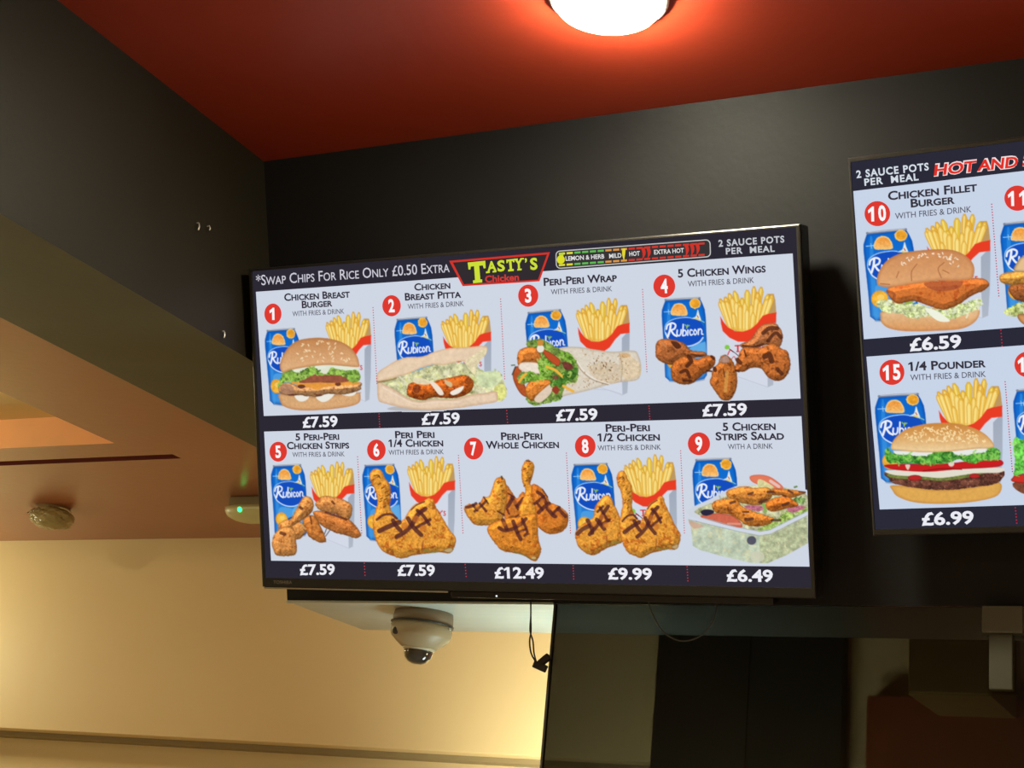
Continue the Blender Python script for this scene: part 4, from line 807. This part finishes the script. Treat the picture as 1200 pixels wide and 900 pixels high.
def cres(x, y0, y1, w, col, bend=16):
    P = []
    for k in range(9): t = k/8; P.append(q(x+bend*math.sin(math.pi*t)+w*.5*(1-t), y0+(y1-y0)*t))
    for k in range(8, -1, -1): t = k/8; P.append(q(x+bend*math.sin(math.pi*t)-w*.5*(1-t)-w*.4*math.sin(math.pi*t), y0+(y1-y0)*t))
    g.poly(tv, P, col, .0018)
a = np.linspace(0, 6.283, 21)[:-1]; g.poly(tv, [q(106+28*math.cos(t), 176+30*math.sin(t)) for t in a], (222, 222, 40), .0018); g.poly(tv, [q(92, 128), q(126, 124), q(124, 150), q(95, 150)], (190, 210, 60), .0017)
cres(550, 98, 182, 22, (226, 214, 50), 2)
for x, a0, b0 in ((680, 92, 172), (716, 88, 168), (984, 68, 152), (1022, 66, 148), (1060, 60, 144)): cres(x, a0, b0, 24, (206, 52, 42))
for t, L, R in (('LEMON & HERB', (140, 184), (412, 167)), ('MILD', (447, 166), (533, 160)), ('HOT', (588, 151), (662, 146)), ('EXTRA HOT', (762, 139), (972, 125))):
    words(tv, '', t, q(*L), q(*R), 5.1, (226, 226, 226), False, .02, .0019, g)
g.build(tv, 'heat_gauge', 'dashed spiciness scale running yellow to red')
g = Group(); words(tv, '', '2 SAUCE POTS', (842.4, 289), (919.5, 283.9), 7.6, (196, 200, 208), False, .028, .0011, g, 1.15); words(tv, '', 'PER  MEAL', (851, 298), (908.2, 294.8), 7.2, (196, 200, 208), False, .028, .0011, g, 1.15); g.build(tv, 'sauce_note')
heading(tv, [('Chicken Breast', (333.6, 352.6), (410.5, 348.4), 8.4, 1), ('Burger', (354.2, 361), (390, 358.8), 8.2, 1), ('with fries & drink'.upper(), (343.1, 370.7), (403.9, 367.4), 5.8, 0)])
heading(tv, [('Chicken', (486, 340.4), (528.2, 338), 8, 1), ('Breast Pitta', (475, 352), (540.8, 348.6), 8.4, 1), ('WITH FRIES & DRINK', (478.3, 362.3), (544, 358.5), 6, 0)])
heading(tv, [('Peri-Peri Wrap', (637.6, 334.8), (723.4, 329.5), 9, 1), ('WITH FRIES & DRINK', (646, 345.2), (717.8, 341.2), 6.1, 0)])
heading(tv, [('5 Chicken Wings', (794.8, 325.1), (897.7, 318.9), 9.5, 1), ('WITH FRIES & DRINK', (806.5, 335.9), (884.1, 331.3), 6.5, 0)])
heading(tv, [('5 Peri-Peri', (346.8, 516), (398, 515.1), 8, 1), ('Chicken Strips', (336.8, 526.2), (409.7, 525.3), 8.2, 1), ('WITH FRIES & DRINK', (343.1, 535.5), (404.3, 534.7), 5.6, 0)])
heading(tv, [('Peri Peri', (463.5, 513.4), (509.7, 512.9), 8.2, 1), ('1/4 Chicken', (455.9, 523.6), (519.9, 522.8), 8.4, 1), ('WITH FRIES & DRINK', (455.9, 533), (520.5, 532.1), 5.7, 0)])
heading(tv, [('Peri-Peri', (587.6, 515.4), (636, 514.8), 8.6, 1), ('Whole Chicken', (569.8, 525.6), (655.5, 524.8), 8.7, 1)])
heading(tv, [('Peri-Peri', (710.2, 505.8), (762, 505), 8.7, 1), ('1/2 Chicken', (700.8, 517.1), (773.7, 516), 9, 1), ('WITH FRIES & DRINK', (700.8, 527.9), (775, 526.8), 6, 0)])
heading(tv, [('5 Chicken', (847.3, 504.7), (909.4, 503.5), 9.2, 1), ('Strips Salad', (839, 515.7), (919.3, 514.9), 9.2, 1), ('WITH A DRINK', (853.3, 526.5), (906, 525.6), 6.2, 0)])
for c, r, n in (((320.2, 367.8), (10, 12.1), '1'), ((459.2, 358.3), (10.8, 12.4), '2'), ((619.3, 346.5), (11.8, 13), '3'), ((778.7, 335.3), (12.8, 13.5), '4'), ((326.4, 529.3), (10.2, 11.7), '5'), ((441.4, 527.3), (10.9, 12.3), '6'), ((555.3, 525.6), (11.3, 12.9), '7'), ((686.1, 522.8), (12.1, 13.1), '8'), ((819.3, 520), (13, 13.4), '9')):
    badge(tv, c, r, n)
for t, L, R, h in (('£7.59', (355.2, 500.9), (396.3, 499.4), 12), ('£7.59', (494.6, 497.5), (539.4, 496), 12.5), ('£7.59', (652, 493.1), (700.8, 491.7), 13), ('£7.59', (823.5, 487.5), (875.9, 486), 13.4),
                   ('£7.59', (351.9, 673.5), (393, 672.9), 11.8), ('£7.59', (466.3, 674.3), (510.3, 674.3), 12.3), ('£12.49', (580, 677.3), (638, 677.6), 12.6), ('£9.99', (713, 678.4), (764.6, 679), 13), ('£6.49', (851.9, 680.8), (906.3, 681.4), 13.5)):
    price(tv, t, L, R, h)
for a, b in (((437.4, 360.5), (442, 449.5)), ((444.5, 485), (445.2, 500)), ((586.9, 350.5), (591.7, 443.9)), ((594, 481), (595, 495)), ((753.2, 339.3), (758.3, 435.6)), ((760.8, 475.8), (761.7, 490.8)),
             ((419.3, 535.3), (424.1, 624.5)), ((427.2, 660), (428, 674)), ((537.5, 533.8), (542.8, 624.5)), ((545.4, 661.4), (546.5, 675.5)), ((664, 531), (668.8, 624.5)), ((671.9, 662.8), (672.5, 678.4)), ((797.8, 528.2), (802.3, 624.5)), ((805.4, 664), (806.3, 680.6))):
    dots(tv, a, b)
LAB = ['picture of a seeded chicken burger with drink can and chips', 'picture of a filled pitta with drink can and chips', 'picture of a chicken wrap with drink can and chips', 'picture of chicken wings with drink can and chips',
       'picture of chicken strips with drink can and chips', 'picture of a grilled chicken leg quarter with drink can and chips', 'picture of grilled whole chicken pieces', 'picture of grilled half chicken with drink can and chips',
       'picture of a chicken salad tub with drink can', 'picture of a crispy chicken burger with drink can and chips', 'picture of a beef burger with lettuce and tomato, drink can and chips', 'picture of a chicken burger with drink can', 'picture of a lettuce burger with drink can']
for (fn, bx), lb in list(zip(DISHES, LAB))[:9]: picture(tv, fn, bx, lb)

# ---- second screen, running out of the frame on the right --------------------
tv = TV('television', 'right-hand wall screen cut by the frame edge, showing meals ten and fifteen', (1000, 224), (1200, 201), (1031, 597), 'menu screens on the black fascia'); tv.dark = (42, 42, 56)
a = tv.loc(987, 186); b = tv.loc(1030, 628); s0 = tv.loc(990, 191); s1 = tv.loc(1033, 620)
housing(tv, (a[0]+b[0])/2, (a[0]+b[0])/2+1.1375, b[1], a[1], (s0[0]+s1[0])/2, (s0[0]+s1[0])/2+1.12, s1[1], s0[1])
xr = (s0[0]+s1[0])/2+1.105
p1 = tv.loc(1012.4, 397.6); p2 = tv.loc(1015.4, 418); p3 = tv.loc(1031, 597); p4 = tv.loc(1000, 224)
def panel(a, b):
    obj('menu_panel', [(a[0], a[1], .0004), (b[0], b[1], .0004), (xr, b[1]+.004, .0004), (xr, a[1]+.004, .0004)], [(0, 1, 2, 3)], glow((200, 212, 232)), tv.scr)
panel(p4, p1); panel(p2, p3)
g = Group(); LW = (214, 222, 232)
words(tv, '', '2 SAUCE POTS', (1004, 208.6), (1088.8, 199.2), 8.4, LW, False, .028, .0011, g, 1.15, lean=-.08); words(tv, '', 'PER  MEAL', (1013.4, 217.6), (1076.8, 211), 8, LW, False, .028, .0011, g, 1.15, lean=-.08); g.build(tv, 'sauce_note')
g = Group()
for t, L, R in (('HOT', (1094.5, 205.8), (1143.2, 200.6)), ('AND', (1145.2, 200.4), (1192.5, 195.6)), ('S', (1198, 195), (1213, 193.4))):
    words(tv, '', t, L, R, 13, (246, 226, 226), False, .075, .0011, g, lean=.12); words(tv, '', t, L, R, 12.4, (226, 48, 38), False, .03, .0014, g, lean=.12)
g.build(tv, 'menu_banner', 'red lettering outlined in white')
heading(tv, [('Chicken Fillet', (1041, 234.6), (1145.3, 223.8), 10, 1), ('Burger', (1067.6, 243), (1119.2, 238.4), 9.6, 1), ('WITH FRIES & DRINK', (1049.2, 256.8), (1138.7, 248.4), 7, 0)])
heading(tv, [('1/4 Pounder', (1064.9, 434.5), (1155.6, 430), 10, 1), ('WITH FRIES & DRINK', (1067, 445.8), (1155.6, 441.6), 6.8, 0)])
badge(tv, (1028.3, 250.4), (15, 14.7), '10', -.11); badge(tv, (1192.3, 232.3), (15.2, 14.8), '11', -.11); badge(tv, (1045.4, 436.3), (14.6, 14.8), '15', -.06); badge(tv, (1203.7, 427), (14.8, 14.9), '16', -.06)
price(tv, '£6.59', (1066.4, 411.3), (1127, 406.8), 14.5); price(tv, '£6.99', (1080.5, 615.4), (1141.5, 613.2), 14.5)
for a, b in (((1162.2, 239.4), (1170.6, 346.8)), ((1173, 387), (1174.5, 405.4)), ((1178, 447.4), (1186.5, 552.5)), ((1190, 595), (1191.6, 613))): dots(tv, a, b, (196, 40, 64), 3.1, 1.35)
WHITE = (200, 212, 232)
for (fn, bx), lb in list(zip(DISHES, LAB))[9:]: picture(tv, fn, bx, lb)
